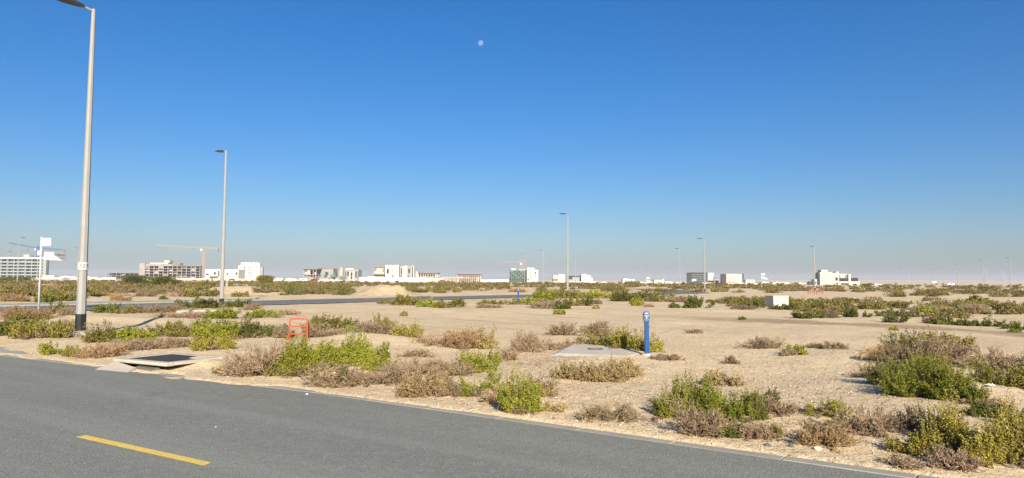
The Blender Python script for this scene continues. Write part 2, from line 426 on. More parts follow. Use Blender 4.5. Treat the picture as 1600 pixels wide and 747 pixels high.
CUBEF = [(0, 3, 2, 1), (4, 5, 6, 7), (0, 1, 5, 4), (1, 2, 6, 5), (2, 3, 7, 6), (3, 0, 4, 7)]
_cubes = {}
def box(name, c, s, mt, parent=None, rz=0.0):          # shared unit cube, scaled
    if mt.name not in _cubes:
        me = py_mesh('box_' + mt.name, CUBE, CUBEF); me.materials.append(mt); _cubes[mt.name] = me
    return obj(name, _cubes[mt.name], None, parent, c, (0, 0, rz), s)
def boxes_mesh(name, items):                            # several boxes in one part: list of (centre, size)
    V = []; Fc = []
    for c, s in items:
        k = len(V)
        V += [(c[0] + v[0] * s[0], c[1] + v[1] * s[1], c[2] + v[2] * s[2]) for v in CUBE]
        Fc += [tuple(i + k for i in f) for f in CUBEF]
    return py_mesh(name, V, Fc)
def bevel_box(name, s, r=0.015):
    import bmesh
    bm = bmesh.new(); bmesh.ops.create_cube(bm, size=1.0)
    for v in bm.verts: v.co = Vector((v.co.x * s[0], v.co.y * s[1], v.co.z * s[2]))
    bmesh.ops.bevel(bm, geom=list(bm.edges), offset=r, segments=2, affect='EDGES', profile=0.5)
    me = bpy.data.meshes.new(name); bm.to_mesh(me); bm.free(); return me
def lathe(name, prof, n=12, smooth=True, rot0=0.0):     # prof: (radius, z)
    V = []; Fc = []
    for r, z in prof:
        for k in range(n):
            a = rot0 + 2 * math.pi * k / n; V.append((r * math.cos(a), r * math.sin(a), z))
    for i in range(len(prof) - 1):
        for k in range(n):
            Fc.append((i * n + k, i * n + (k + 1) % n, (i + 1) * n + (k + 1) % n, (i + 1) * n + k))
    Fc.append(tuple(range((len(prof) - 1) * n, len(prof) * n)))
    Fc.append(tuple(reversed(range(n))))
    me = py_mesh(name, V, Fc)
    if smooth:
        for pl in me.polygons: pl.use_smooth = len(pl.vertices) == 4
    return me
def tubes(P0, P1, r0, r1, n=3):
    P0 = np.asarray(P0, float).reshape(-1, 3); P1 = np.asarray(P1, float).reshape(-1, 3)
    m = len(P0); r0 = np.broadcast_to(r0, (m,)); r1 = np.broadcast_to(r1, (m,))
    d = P1 - P0; L = np.linalg.norm(d, axis=1, keepdims=True) + 1e-9; d = d / L
    ref = np.where(np.abs(d[:, 2:3]) > 0.9, np.array([[1.0, 0, 0]]), np.array([[0, 0, 1.0]]))
    u = np.cross(d, ref); u /= np.linalg.norm(u, axis=1, keepdims=True) + 1e-9
    v = np.cross(d, u)
    V = np.zeros((m, 2 * n, 3))
    for k in range(n):
        a = 2 * math.pi * k / n; w = u * math.cos(a) + v * math.sin(a)
        V[:, k] = P0 + w * r0[:, None]; V[:, n + k] = P1 + w * r1[:, None]
    q = np.array([(k, (k + 1) % n, n + (k + 1) % n, n + k) for k in range(n)])
    Q = (np.arange(m)[:, None, None] * 2 * n + q[None]).reshape(-1, 4)
    return V.reshape(-1, 3), Q
def ribbons(P0, P1, r0, r1, rng):
    d = P1 - P0; u = np.cross(d, rng.normal(size=d.shape)); u /= np.linalg.norm(u, axis=1, keepdims=True) + 1e-9
    V = np.stack([P0 - u * r0, P0 + u * r0, P1 + u * r1, P1 - u * r1], 1).reshape(-1, 3)
    return V, np.arange(len(V)).reshape(-1, 4)
def join(parts):
    V = []; Q = []; k = 0
    for v, q in parts:
        V.append(v); Q.append(q + k); k += len(v)
    return np.concatenate(V), np.concatenate(Q)
def tube_mesh(name, segs, r, n=8):
    v, q = tubes([s[0] for s in segs], [s[1] for s in segs], r, r, n); return np_mesh(name, v, q)
def text_mesh(body, size, mt):
    cu = bpy.data.curves.new('text', 'FONT'); cu.body = body; cu.size = size; cu.align_x = 'CENTER'; cu.align_y = 'CENTER'
    o = bpy.data.objects.new('text', cu); COL.objects.link(o)
    dg = bpy.context.evaluated_depsgraph_get(); me = bpy.data.meshes.new_from_object(o.evaluated_get(dg))
    bpy.data.objects.remove(o); bpy.data.curves.remove(cu)
    me.materials.clear(); me.materials.append(mt); return me

# ------------------------------------------------------------------ ground sheet
def build_ground():
    a_f = np.linspace(-44, 44, 560); a_b = np.linspace(44, 316, 70)[1:-1]
    ang = np.radians(np.concatenate([a_f, a_b]))
    R = [0.4, 1.0, 2.0, 3.0, 4.0, 4.6]
    while R[-1] < 15.5: R.append(R[-1] + 0.055)
    while R[-1] < 5600: R.append(R[-1] * (1.012 if R[-1] < 45 else 1.02 if R[-1] < 120 else 1.05))
    R = np.array(R)
    rr, aa = np.meshgrid(R, ang, indexing='ij')
    x = rr * np.sin(aa); y = rr * np.cos(aa)
    z = hgt(x, y)
    V = np.stack([x, y, z], -1).reshape(-1, 3)
    nr, na = rr.shape
    i, j = np.meshgrid(np.arange(nr - 1), np.arange(na), indexing='ij')
    j2 = (j + 1) % na
    Q = np.stack([i * na + j, (i + 1) * na + j, (i + 1) * na + j2, i * na + j2], -1).reshape(-1, 4)[:, ::-1]
    me = np_mesh('ground', V, Q)
    me.polygons.foreach_set('use_smooth', np.ones(len(me.polygons), bool))
    o = obj('ground', me, M['sand']); o['kind'] = 'structure'; o['label'] = 'pale sandy desert plain strewn with gravel'
build_ground()
def haze():
    me = boxes_mesh('haze', [((0, 0, 26.0), (13000, 13000, 60.0))])
    m = bpy.data.materials.new('haze'); m.use_nodes = True; nt = m.node_tree; nt.nodes.clear()
    pv_ = nt.nodes.new('ShaderNodeVolumePrincipled'); pv_.inputs['Color'].default_value = (0.88, 0.90, 0.97, 1); pv_.inputs['Density'].default_value = 0.00018
    o_ = nt.nodes.new('ShaderNodeOutputMaterial'); nt.links.new(pv_.outputs[0], o_.inputs['Volume'])
    o = obj('haze', me, m); o['kind'] = 'stuff'; tag(o, 'thin pale desert haze over the plain', 'haze')
haze()

def strip(pts, o0, o1, z, name, z1=None):
    """ribbon along a polyline between two sideways offsets (positive = left of travel)"""
    P = np.array(pts, float); L = []; Rr = []
    for i in range(len(P)):
        a = P[max(i - 1, 0)]; b_ = P[min(i + 1, len(P) - 1)]
        d = (b_ - a) / np.linalg.norm(b_ - a); n = np.array([-d[1], d[0]])
        L.append(P[i] + n * o1); Rr.append(P[i] + n * o0)
    V = [(p[0], p[1], z) for p in Rr] + [(p[0], p[1], z if z1 is None else z1) for p in L]
    k = len(P)
    return py_mesh(name, V, [(i, i + 1, k + i + 1, k + i) for i in range(k - 1)])
def dens(pts, step):
    out = []
    for (ax, ay), (bx, by) in zip(pts[:-1], pts[1:]):
        n = max(1, int(math.hypot(bx - ax, by - ay) / step))
        for k in range(n): out.append((ax + (bx - ax) * k / n, ay + (by - ay) * k / n))
    out.append(tuple(pts[-1])); return out
road = obj('road', strip(EDGE_A, -ROAD_A_W, 0.0, 0.0, 'road'), M['asphalt']); road['kind'] = 'structure'; road['label'] = 'grey asphalt road in the foreground'
# flush kerb of single concrete lengths
ep = dens([tuple(p) for p in EDGE_A[1:]], 0.9)
kerb_root = obj('kerb', strip(EDGE_A, 0.0, 0.16, -0.012, 'kerb'), M['kerb']); kerb_root['kind'] = 'structure'; kerb_root['label'] = 'narrow flush concrete kerb between road and sand'
rk = random.Random(4)
for (ax, ay), (bx, by) in zip(ep[:-1], ep[1:]):
    if not (-12 < ax < 7): continue
    d = Vector((bx - ax, by - ay, 0)); L = d.length; d.normalize(); n = Vector((-d.y, d.x, 0))
    cpt = Vector((ax, ay, 0)) + d * L / 2 + n * 0.079
    me_ = bevel_box('kerb_stone', (L - 0.012, 0.152, 0.12), 0.008)
    obj('kerb_stone', me_, M['kerb'], kerb_root, (cpt.x, cpt.y, -0.056 + rk.uniform(-0.003, 0.003)), (0, 0, math.atan2(d.y, d.x)))
# yellow centre dash
ym = [gp(117.5, 683.5), gp(134, 680.3), gp(331, 723.5), gp(318, 728.3)]
dash_v = [(v.x, v.y, 0.004) for v in ym]
obj('lane_marking', py_mesh('lane_marking', dash_v, [(0, 1, 2, 3)][::1]), M['yellow'], road)
dd_ = (ym[2] - ym[1]).normalized()
for k in (-1, 1):
    off = dd_ * (k * 6.2)
    obj('lane_marking', py_mesh('lane_marking', [(v.x + off.x, v.y + off.y, 0.004) for v in ym], [(0, 1, 2, 3)]), M['yellow'], road)
# far road with pale paved edge and white edge lines
rb = obj('far_road', strip(ROAD_B, -ROAD_B_HW, ROAD_B_HW, 0.035, 'far_road'), M['asphalt_b']); rb['kind'] = 'structure'; rb['label'] = 'grey asphalt road crossing the plain'
obj('edge_line', strip(ROAD_B, ROAD_B_HW - 0.35, ROAD_B_HW - 0.22, 0.039, 'edge_line'), M['white_paint'], rb)
obj('edge_line', strip(ROAD_B, -ROAD_B_HW + 0.22, -ROAD_B_HW + 0.35, 0.039, 'edge_line'), M['white_paint'], rb)
pv = obj('pavement', strip(ROAD_B[:2], ROAD_B_HW + 0.02, ROAD_B_HW + 2.6, 0.10, 'pavement'), M['paving']); pv['kind'] = 'structure'; pv['label'] = 'pale paved strip along the far road'
obj('pavement_kerb', strip(ROAD_B[:2], ROAD_B_HW + 0.0, ROAD_B_HW + 0.02, -0.02, 'pavement_kerb', 0.10), M['kerb'], pv)
ap = [gp(-60, 531), gp(14, 539.5), gp(30, 547), gp(46, 556.5), gp(-60, 549)]
apv = [(v.x, v.y, 0.028) for v in ap]
apr = obj('pavement', py_mesh('pavement', apv + [(v[0], v[1], -0.05) for v in apv], [(4, 3, 2, 1, 0)] + [(i, (i + 1) % 5, 5 + (i + 1) % 5, 5 + i) for i in range(5)]), M['paving']); apr['kind'] = 'structure'; apr['label'] = 'pale concrete apron at the road edge'
# distant roads
for (pa, w_m) in (([gp(640, 445.6), gp(760, 447.6), gp(830, 448.2), gp(960, 447.2)], 3.2), ([gp(1450, 453.0), gp(1545, 454.2), gp(1640, 455.6), gp(1800, 457.5)], 3.0)):
    pts = [(v.x, v.y) for v in pa]
    V = []; 
    P = np.array(dens(pts, 4.0)); n_ = len(P)
    d = np.gradient(P, axis=0); d /= np.linalg.norm(d, axis=1, keepdims=True); nn = np.stack([-d[:, 1], d[:, 0]], 1)
    A = P + nn * w_m; B = P - nn * w_m
    za = np.maximum(np.maximum(hgt(A[:, 0], A[:, 1]), hgt(B[:, 0], B[:, 1])), hgt(P[:, 0], P[:, 1])) + 0.10
    V = np.concatenate([np.column_stack([B, za]), np.column_stack([A, za])])
    o = obj('distant_road', np_mesh('distant_road', V, np.array([(i, i + 1, n_ + i + 1, n_ + i) for i in range(n_ - 1)])), M['asphalt_b']); o['kind'] = 'structure'

# gravel, one uncountable mass
def rocks(n_, xs, ys, smin, smax, rng, power=2.2):
    u = rng.random(n_)
    s = smin + (smax - smin) * u ** power
    base = np.array([(1, 0, 0), (0, 1, 0), (-1, 0, 0), (0, -1, 0), (0, 0, 0.75), (0, 0, -0.6)], float)
    V = base[None] * (s[:, None, None] * rng.uniform(0.55, 1.25, (n_, 6, 1)))
    V += rng.normal(0, 0.12, (n_, 6, 3)) * s[:, None, None]
    a = rng.random(n_) * 6.283; ca, sa = np.cos(a), np.sin(a)
    X = V[:, :, 0] * ca[:, None] - V[:, :, 1] * sa[:, None]; Y = V[:, :, 0] * sa[:, None] + V[:, :, 1] * ca[:, None]
    z = hgt(xs, ys) + s * 0.12
    W_ = np.stack([X + xs[:, None], Y + ys[:, None], V[:, :, 2] + z[:, None]], -1).reshape(-1, 3)
    f = np.array([(0, 1, 4), (1, 2, 4), (2, 3, 4), (3, 0, 4), (1, 0, 5), (2, 1, 5), (3, 2, 5), (0, 3, 5)])
    Q = (np.arange(n_)[:, None, None] * 6 + f[None]).reshape(-1, 3)
    return W_, Q
def gravel():
    rng = np.random.default_rng(3)
    n_ = 56000
    yp = 506 + (735 - 506) * rng.random(n_) ** 1.15; xp = rng.uniform(-40, 1640, n_)
    dx = (xp - 800) / F; dz = -(yp - PH / 2) / F
    D = 1705.0 / np.maximum(yp - (433 + 0.006 * xp), 5); X = (xp - 800) / F * D
    d, sg, _ = poly_dist(X, D, EDGE_A); s = d * sg
    dens_ = sstep(-0.08, 0.16, fbm(X / 1.7, D / 1.7, 71, 4))
    core = np.exp(-((xp - 1120) / 260) ** 2 - ((yp - 590) / 55) ** 2) + np.exp(-((xp - 620) / 70) ** 2 - ((yp - 545) / 16) ** 2) + 0.9 * np.exp(-((xp - 900) / 160) ** 2 - ((yp - 600) / 40) ** 2)
    keep = (s > 0.16) & (rng.random(n_) < 0.10 + 0.40 * dens_ + 0.6 * np.clip(core, 0, 1))
    X, D = X[keep], D[keep]
    v, q = rocks(len(X), X, D, 0.004, 0.021, rng, 3.0)
    o = obj('gravel', np_mesh('gravel', v, q), M['gravel']); o['kind'] = 'stuff'; tag(o, 'loose pale gravel scattered over the sand', 'gravel')
    # dark chippings left of the slab
    n2 = 5200
    xp = rng.normal(840, 42, n2); yp = 566 - (xp - 840) * 0.03 + rng.normal(0, 4.5, n2) - np.abs(xp - 840) * 0.05
    D = 1705.0 / (yp - (433 + 0.006 * xp)); X = (xp - 800) / F * D
    xb = rng.uniform(640, 1480, n2); yb = rng.uniform(540, 690, n2); Db = 1705.0 / (yb - (433 + 0.006 * xb)); Xb = (xb - 800) / F * Db
    X = np.concatenate([X[:1500], Xb]); D = np.concatenate([D[:1500], Db])
    d, sg, _ = poly_dist(X, D, EDGE_A); k = d * sg > 0.3
    v, q = rocks(k.sum(), X[k], D[k], 0.004, 0.024, rng, 2.6)
    o = obj('dark_gravel', np_mesh('dark_gravel', v, q), M['gravel_dark']); o['kind'] = 'stuff'; tag(o, 'dark stone chippings strewn beside the concrete slab', 'gravel')
gravel()

# ------------------------------------------------------------------ plants
def leaves(C, D, L, Wd, rng):
    n_ = len(C)
    D = D / (np.linalg.norm(D, axis=1, keepdims=True) + 1e-9)
    r = rng.normal(size=(n_, 3)); s = np.cross(D, r); s /= np.linalg.norm(s, axis=1, keepdims=True) + 1e-9
    nrm = np.cross(D, s)
    L = np.broadcast_to(L, (n_,))[:, None]; Wd = np.broadcast_to(Wd, (n_,))[:, None]
    a = C - D * L * 0.5; t = C + D * L * 0.5
    l = C + s * Wd * 0.5 + nrm * Wd * 0.15; q = C - s * Wd * 0.5 + nrm * Wd * 0.15
    V = np.stack([a, l, t, q], 1).reshape(-1, 3)
    return V, np.arange(n_ * 4).reshape(-1, 4)
def bez(b, c, e, t):
    t = t[:, None]; return (1 - t) ** 2 * b + 2 * t * (1 - t) * c + t * t * e
def clumps(rng, w, d, h, n_):
    cx = rng.uniform(-.5, .5, n_) * w * 0.68; cy = rng.uniform(-.5, .5, n_) * d * 0.68
    e = np.clip(1 - 1.3 * ((cx / w) ** 2 + (cy / d) ** 2), 0.4, 1)
    cr = np.minimum(w, d * 1.3) * rng.uniform(0.20, 0.34, n_)
    ch = h * e * rng.uniform(0.6, 1.0, n_)
    ch[np.argmax(ch)] = h
    return cx, cy, cr, ch
def gen_green(rng, w, d, h, L, cover=5.5, cap=9000, up=0.35):
    nc = int(np.clip(4 + w / max(h, 0.1) * 2.2, 4, 12))
    cx, cy, cr, ch = clumps(rng, w, d, h, nc)
    N = int(np.clip(cover * w * (h + 0.25 * d) / (L * L * 0.42), 250, cap))
    per = 40; nt_ = max(26, N // per)
    k = rng.choice(nc, nt_, p=(cr * ch) / (cr * ch).sum())
    az = rng.random(nt_) * 6.283; zz = rng.random(nt_) ** 0.75; rad = np.sqrt(1 - zz * zz * 0.9)
    u = rng.uniform(0.50, 1.12, nt_)
    tip = np.stack([cx[k] + cr[k] * rad * np.cos(az) * u, cy[k] + cr[k] * rad * np.sin(az) * u, ch[k] * (0.12 + 0.88 * zz) * u], 1)
    bs = np.stack([cx[k] * 0.75 + rng.normal(0, .06, nt_) * w, cy[k] * 0.75 + rng.normal(0, .06, nt_) * d, np.full(nt_, -0.03)], 1)
    ct = bs * 0.5 + tip * 0.5; ct[:, 2] = tip[:, 2] * rng.uniform(0.15, 0.6, nt_)
    I = np.repeat(np.arange(nt_), per); t = 0.35 + 0.65 * rng.random(len(I)) ** 0.75
    P = bez(bs[I], ct[I], tip[I], t); T = 2 * (1 - t)[:, None] * (ct[I] - bs[I]) + 2 * t[:, None] * (tip[I] - ct[I])
    T /= np.linalg.norm(T, axis=1, keepdims=True) + 1e-9
    P = P + rng.normal(0, L * 0.55, P.shape); P[:, 2] = np.maximum(P[:, 2], 0.01)
    Dr = T * 0.5 + rng.normal(0, 0.7, P.shape); Dr[:, 2] += up
    lv = leaves(P, Dr, L * rng.uniform(0.7, 1.3, len(P)), L * 0.62 * rng.uniform(0.7, 1.3, len(P)), rng)
    ts = np.array([0, .35, .7, 1.0]); segs = []
    ns = min(nt_, 160); J = np.arange(ns)
    pts = [bez(bs[J], ct[J], tip[J], np.full(ns, q)) for q in ts]
    rr = 0.0045 * max(1, L / 0.03) ** 0.6
    st = join([tubes(pts[i], pts[i + 1], rr * (1 - .28 * i), rr * (1 - .28 * (i + 1))) for i in range(3)])
    return lv, st
def extent(V, w, d, h):
    return [np.clip(size / max(np.percentile(V[:, ax], 98.5) - np.percentile(V[:, ax], 1.5), 1e-3), 0.6, 2.2) for ax, size in ((0, w), (1, d))] + [np.clip(h / max(np.percentile(V[:, 2], 99), 1e-3), 0.6, 2.0)]
def fit(V, w, d, h, *more):
    """stretch a plant so that its outline fills the measured width, depth and height"""
    for ax, size in ((0, w), (1, d)):
        a, c = np.percentile(V[:, ax], 1.5), np.percentile(V[:, ax], 98.5); k = size / max(c - a, 1e-3)
        for W_ in (V,) + more: W_[:, ax] = (W_[:, ax] - (a + c) / 2) * k
    k = h / max(np.percentile(V[:, 2], 99), 1e-3)
    for W_ in (V,) + more: W_[:, 2] = np.where(W_[:, 2] > 0, W_[:, 2] * k, W_[:, 2])
def gen_dry(rng, w, d, h, px, n_main=46, cap=2600, spread=0.95):
    """leafless twiggy bush: three orders of twig"""
    nc = int(np.clip(2 + w / max(h, 0.1) * 1.3, 2, 7))
    cx, cy, cr, ch = clumps(rng, w, d, h, nc)
    cr = cr * 1.25
    n1 = int(n_main * np.clip(w / 0.5, 0.7, 2.4))
    k = rng.integers(0, nc, n1)
    az = rng.random(n1) * 6.283; zz = rng.random(n1) ** 0.8; rad = np.sqrt(1 - zz * zz * 0.92)
    tip = np.stack([cx[k] + cr[k] * rad * np.cos(az), cy[k] + cr[k] * rad * np.sin(az), ch[k] * (0.08 + 0.92 * zz)], 1) 
    bs = np.stack([cx[k] * 0.8 + rng.normal(0, .05, n1) * w, cy[k] * 0.8 + rng.normal(0, .05, n1) * d, np.full(n1, -0.02)], 1)
    ct = bs * 0.45 + tip * 0.55; ct[:, 2] = tip[:, 2] * rng.uniform(0.2, 0.65, n1); ct += rng.normal(0, 0.03, ct.shape) * h
    r1 = 0.0042 + 0.22 * px
    out = []; ts = [0, .3, .65, 1]
    pts = [bez(bs, ct, tip, np.full(n1, q)) for q in ts]
    for i in range(3): out.append(tubes(pts[i], pts[i + 1], r1 * (1 - .25 * i), r1 * (1 - .25 * (i + 1))))
    def sub(bA, cA, tA, per, l0, l1, r, curl):
        I = np.repeat(np.arange(len(bA)), per); t = rng.uniform(0.25, 1.0, len(I))
        P = bez(bA[I], cA[I], tA[I], t)
        T = tA[I] - bA[I]; ln = np.linalg.norm(T, axis=1, keepdims=True); T = T / (ln + 1e-9)
        Dv = T + rng.normal(0, curl, P.shape); Dv[:, 2] += 0.15; Dv /= np.linalg.norm(Dv, axis=1, keepdims=True)
        E = P + Dv * np.maximum(ln, 0.08) * rng.uniform(l0, l1, (len(I), 1)); E[:, 2] = np.maximum(E[:, 2], 0.005)
        E[:, 2] = np.minimum(E[:, 2], h * 1.05)
        C = (P + E) / 2 + rng.normal(0, 0.012, P.shape)
        out.append(ribbons(P, C, r * 1.15, r * .95, rng)); out.append(ribbons(C, E, r * .95, r * .4, rng))
        return P, C, E
    A = sub(bs, ct, tip, 6, 0.22, 0.50, r1 * 0.62, 0.55)
    keep = rng.random(len(A[0])) < min(1.0, cap / (len(A[0]) * 4))
    B = sub(A[0][keep], A[1][keep], A[2][keep], 4, 0.3, 0.65, r1 * 0.45, 0.7)
    return join(out)
def gen_tussock(rng, w, h, n_=420):
    az = rng.random(n_) * 6.283; sp = rng.random(n_) ** 0.7
    b = np.stack([np.cos(az), np.sin(az), 0 * az], 1) * (w * 0.12 * rng.random((n_, 1)))
    top = b + np.stack([np.cos(az) * w * .32 * sp, np.sin(az) * w * .32 * sp, h * rng.uniform(.75, 1.05, n_) * (1 - .25 * sp)], 1)
    e = b + np.stack([np.cos(az) * w * .55 * sp, np.sin(az) * w * .55 * sp, h * (0.95 - 0.85 * sp) * rng.uniform(.6, 1, n_)], 1)
    p = [bez(b, top, e, np.full(n_, q)) for q in (0, .33, .66, 1)]
    return join([tubes(p[i], p[i + 1], .0055 * (1 - .25 * i), .0055 * (1 - .25 * (i + 1))) for i in range(3)])

NAMES = {'G': 'green_shrub', 'D': 'dark_green_shrub', 'O': 'olive_shrub', 'Y': 'yellow_green_shrub', 'R': 'dry_shrub', 'B': 'dry_brown_shrub', 'T': 'grass_tussock', 'M': 'mat_shrub'}
SEED = [100]
def plant(kind, cx, yb, w, h, label, dry=0.0, group=None, dfac=0.7, near=True):
    SEED[0] += 1
    rng = np.random.default_rng(SEED[0])
    g = gp(cx, yb)
    D = math.hypot(g.x, g.y) * 0.5 + g.y * 0.5
    wm = w * g.y / F * 1.10; dm = min(wm * dfac, 0.25 + wm * 0.5); hm = h * g.y / F * (0.90 if g.y < 20 else 0.94)
    u = Vector((g.x, g.y, 0)).normalized()
    c = Vector((g.x, g.y, 0)) + u * dm * 0.38
    z = H(c.x, c.y)
    root = thing(NAMES[kind], label, 'tussock' if kind == 'T' else 'shrub', (c.x, c.y, z - 0.01), math.atan2(-u.x, u.y), group)
    px = g.y / 704.0
    if kind in 'GDOYM':
        L = max(0.017, 1.65 * px)
        cv = 7.5 if near else 5.5; sd = SEED[0] + 5000
        k3 = extent(gen_green(np.random.default_rng(sd), wm, dm, hm, L, cv, 16000)[0][0], wm, dm, hm)
        lv, st = gen_green(np.random.default_rng(sd), wm * k3[0], dm * k3[1], hm * k3[2], L, cv / (k3[0] * k3[2]), 16000)
        fit(lv[0], wm, dm, hm, st[0])
        obj('foliage', np_mesh('foliage', *lv), M['leaf_' + kind], root)
        obj('stems', np_mesh('stems', *st), M['stem'], root)
        if dry > 0:
            dv = gen_dry(rng, wm * 1.1, dm * 1.1, hm * 0.8 * dry, px, 16, 500)
            obj('dead_twigs', np_mesh('dead_twigs', *dv), M['dry_R'], root)
    elif kind in 'RB':
        dv = gen_dry(rng, wm, dm, hm, px, 52, 3200)
        fit(dv[0], wm, dm, hm)
        obj('twigs', np_mesh('twigs', *dv), M['dry_' + kind], root)
    else:
        obj('blades', np_mesh('blades', *gen_tussock(rng, wm, hm)), M['dry_T'], root)
    return root
# ------------------------------------------------------------------ far buildings
class Bld:
    """a building measured against the photograph at one distance: px() turns a width/height there into metres"""
    def __init__(s, name, label, cat, x0, x1, D, group=None):
        s.D = D; xm = (x0 + x1) / 2
        s.c = at(xm, 440, D); s.root = thing(name, label, cat, (s.c.x, D, 0), 0.0, group)
        s.xm = xm
    def X(s, x): return (x - s.xm) * s.D / F
    def Z(s, y): return at(s.xm, y, s.D).z
    def box(s, name, x0, x1, yt, yb, mt, y0=0.0, dep=10.0, parent=None):
        zt = s.Z(yt); zb = s.Z(yb) if yb is not None else -0.5
        return box(name, ((s.X(x0) + s.X(x1)) / 2, y0 + dep / 2, (zt + zb) / 2), (s.X(x1) - s.X(x0), dep, zt - zb), M[mt], s.root)
    def win(s, x0, x1, yt, yb, mt='glass', y0=0.0, name='window'):
        return s.box(name, x0, x1, yt, yb, mt, y0 - 0.12, 0.5)

def mb(b, items, name, mt):       # several alike boxes as separate parts
    for it in items: b.box(name, *it[:4], mt, *it[4:])

# left apartment block with balconies
b = Bld('apartment_block', 'long grey green apartment block with rows of balconies at far left', 'building', -40, 71, 750)
b.box('wall', -40, 69, 403, None, 'b_greygreen', 3.5, 3)
b.box('roof_parapet', -40, 66.5, 402.0, 404.6, 'b_white', -0.5, 7)
b.box('end_wall', 66.5, 71, 405, None, 'b_greygreen', -0.3, 2.6)
b.box('stair_house', 31, 39.5, 397.6, 402, 'b_cream', 4, 8)
for k in range(6):
    y = 408.6 + 4.9 * k
    b.box('balcony_slab', -40, 66.4, y, y + 1.9, 'b_greygreen', -0.2, 3.5)
for x in (-36, -27, -18, -9, 0, 10.5, 20, 27.5, 38.5, 48, 57, 64):
    b.box('column', x - .6, x + .6, 404.7, None, 'b_greygreen', 0.1, 0.8)
rr_ = random.Random(2)
for k in range(6):
    for x in range(-38, 64, 4):
        if rr_.random() < 0.72: b.win(x + rr_.uniform(0, .6), x + rr_.uniform(1.9, 3.1), 405.2 + 4.9 * k, 408.4 + 4.9 * k, 'glass', 3.3)

def skeleton(name, label, x0, x1, yt, yb, D, floors, cols, mt='b_grey', dep=18.0, infill=0.3, seed=0, top_posts=True, imats=('b_greyd', 'b_brown', 'b_grey')):
    b = Bld(name, label, 'building', x0, x1, D, None)
    r = random.Random(seed); dy = (yb - yt) / floors; tz = 0.42 * F / D
    for k in range(floors):
        b.box('floor_slab', x0, x1, yt + k * dy, yt + k * dy + tz, mt, 0, dep)
    cw = 0.55 * F / D
    xs = [x0 + (x1 - x0) * i / (cols - 1) for i in range(cols)]
    zt = b.Z(yt); 
    for i, x in enumerate(xs):
        xx = min(max(x, x0 + cw / 2 + .05), x1 - cw / 2 - .05)
        for yy in (0.25, dep * 0.5, dep - 0.9):
            b.box('column', xx - cw / 2, xx + cw / 2, yt + tz * 1.01, None, mt, yy, 0.6)
        if top_posts and r.random() < 0.7: b.box('starter_post', xx - cw / 3, xx + cw / 3, yt - r.uniform(1.5, 3.6), yt - 0.02, 'b_greyd', 0.4, 0.5)
    for k in range(floors):
        for i in range(cols - 1):
            if r.random() < infill:
                d0 = r.choice((0.3, 2.5, 6.0))
                b.box('infill_panel', xs[i] + cw * .6, xs[i + 1] - cw * .6, yt + k * dy + tz * 1.05 + r.choice((0, 0, dy * .45)), yt + (k + 1) * dy - .05, r.choice(imats), d0, 0.3)
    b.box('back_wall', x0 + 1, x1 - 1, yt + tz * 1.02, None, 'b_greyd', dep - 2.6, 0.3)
    return b
skeleton('construction_frame', 'low unfinished concrete frame with brown roof left of the five floor shell', 167, 216, 426.3, 435, 820, 2, 8, 'b_greyd', 9, 0.5, 3, False)
b = skeleton('construction_frame', 'five floor bare concrete building shell beside the orange tower crane', 218, 312, 415.0, 436, 660, 5, 14, 'b_grey', 9, 0.35, 5, True, ('b_greyd', 'b_brown', 'b_grey', 'b_cream'))
b.box('stair_core', 231, 259, 410.4, 415, 'b_cream', 3, 8); b.box('lift_core', 252, 261, 406.8, 410.4, 'b_cream', 4, 6); b.box('brick_room', 270, 279, 411.2, 415, 'b_brown', 2, 6)
b.box('end_bay', 217.2, 226, 411.5, None, 'b_grey', -0.4, 3.0); b.box('roof_wall', 222, 268, 412.6, 415, 'b_grey', 1.0, 1.0)
b = Bld('white_villa', 'long low white villa behind the second lamp post', 'building', 320, 373, 560)
b.box('wall', 320, 372, 421.0, None, 'b_white', 0, 14)
for x0, x1, y0, y1 in ((333.6, 337.0, 425.3, 429.2), (340.5, 342.6, 423.4, 432), (353.6, 356.4, 426.4, 429.4), (360.2, 361.2, 425.8, 429.6), (367.8, 370.6, 425.4, 429.4), (321.5, 326, 427.6, 430)):
    b.win(x0, x1, y0, y1)
b.box('canopy', 328, 341, 431.6, 432.5, 'b_greyd', -3, 3)
b = Bld('white_block', 'white multi storey block with stepped roof right of the second lamp post', 'building', 371, 409, 600)
b.box('wall', 375.5, 405.3, 411.0, None, 'b_white', 0, 5); b.box('left_wing', 371.2, 375.5, 415.0, None, 'b_white', 1, 4)
b.box('shaded_side', 405.3, 408.6, 417.2, None, 'b_grey', 2, 3)  # grey colour stands in for shade on the white block's right side
b.box('roof_room', 376, 391, 409.8, 411, 'b_white', 1, 7); b.box('roof_tank', 393, 396.4, 409.2, 411, 'b_white', 2, 3); b.box('roof_tank', 398, 401, 412.2 - 2.6, 411, 'b_white', 2, 3)
for k in range(4):
    y = 416.6 + 4.0 * k
    for x0, x1 in ((380.6, 382.6), (387.0, 388.2), (390.8, 392.4)): b.win(x0, x1, y, y + 2.2)
    b.win(398.2, 401.5, y + .2, y + 1.6, 'b_grey')
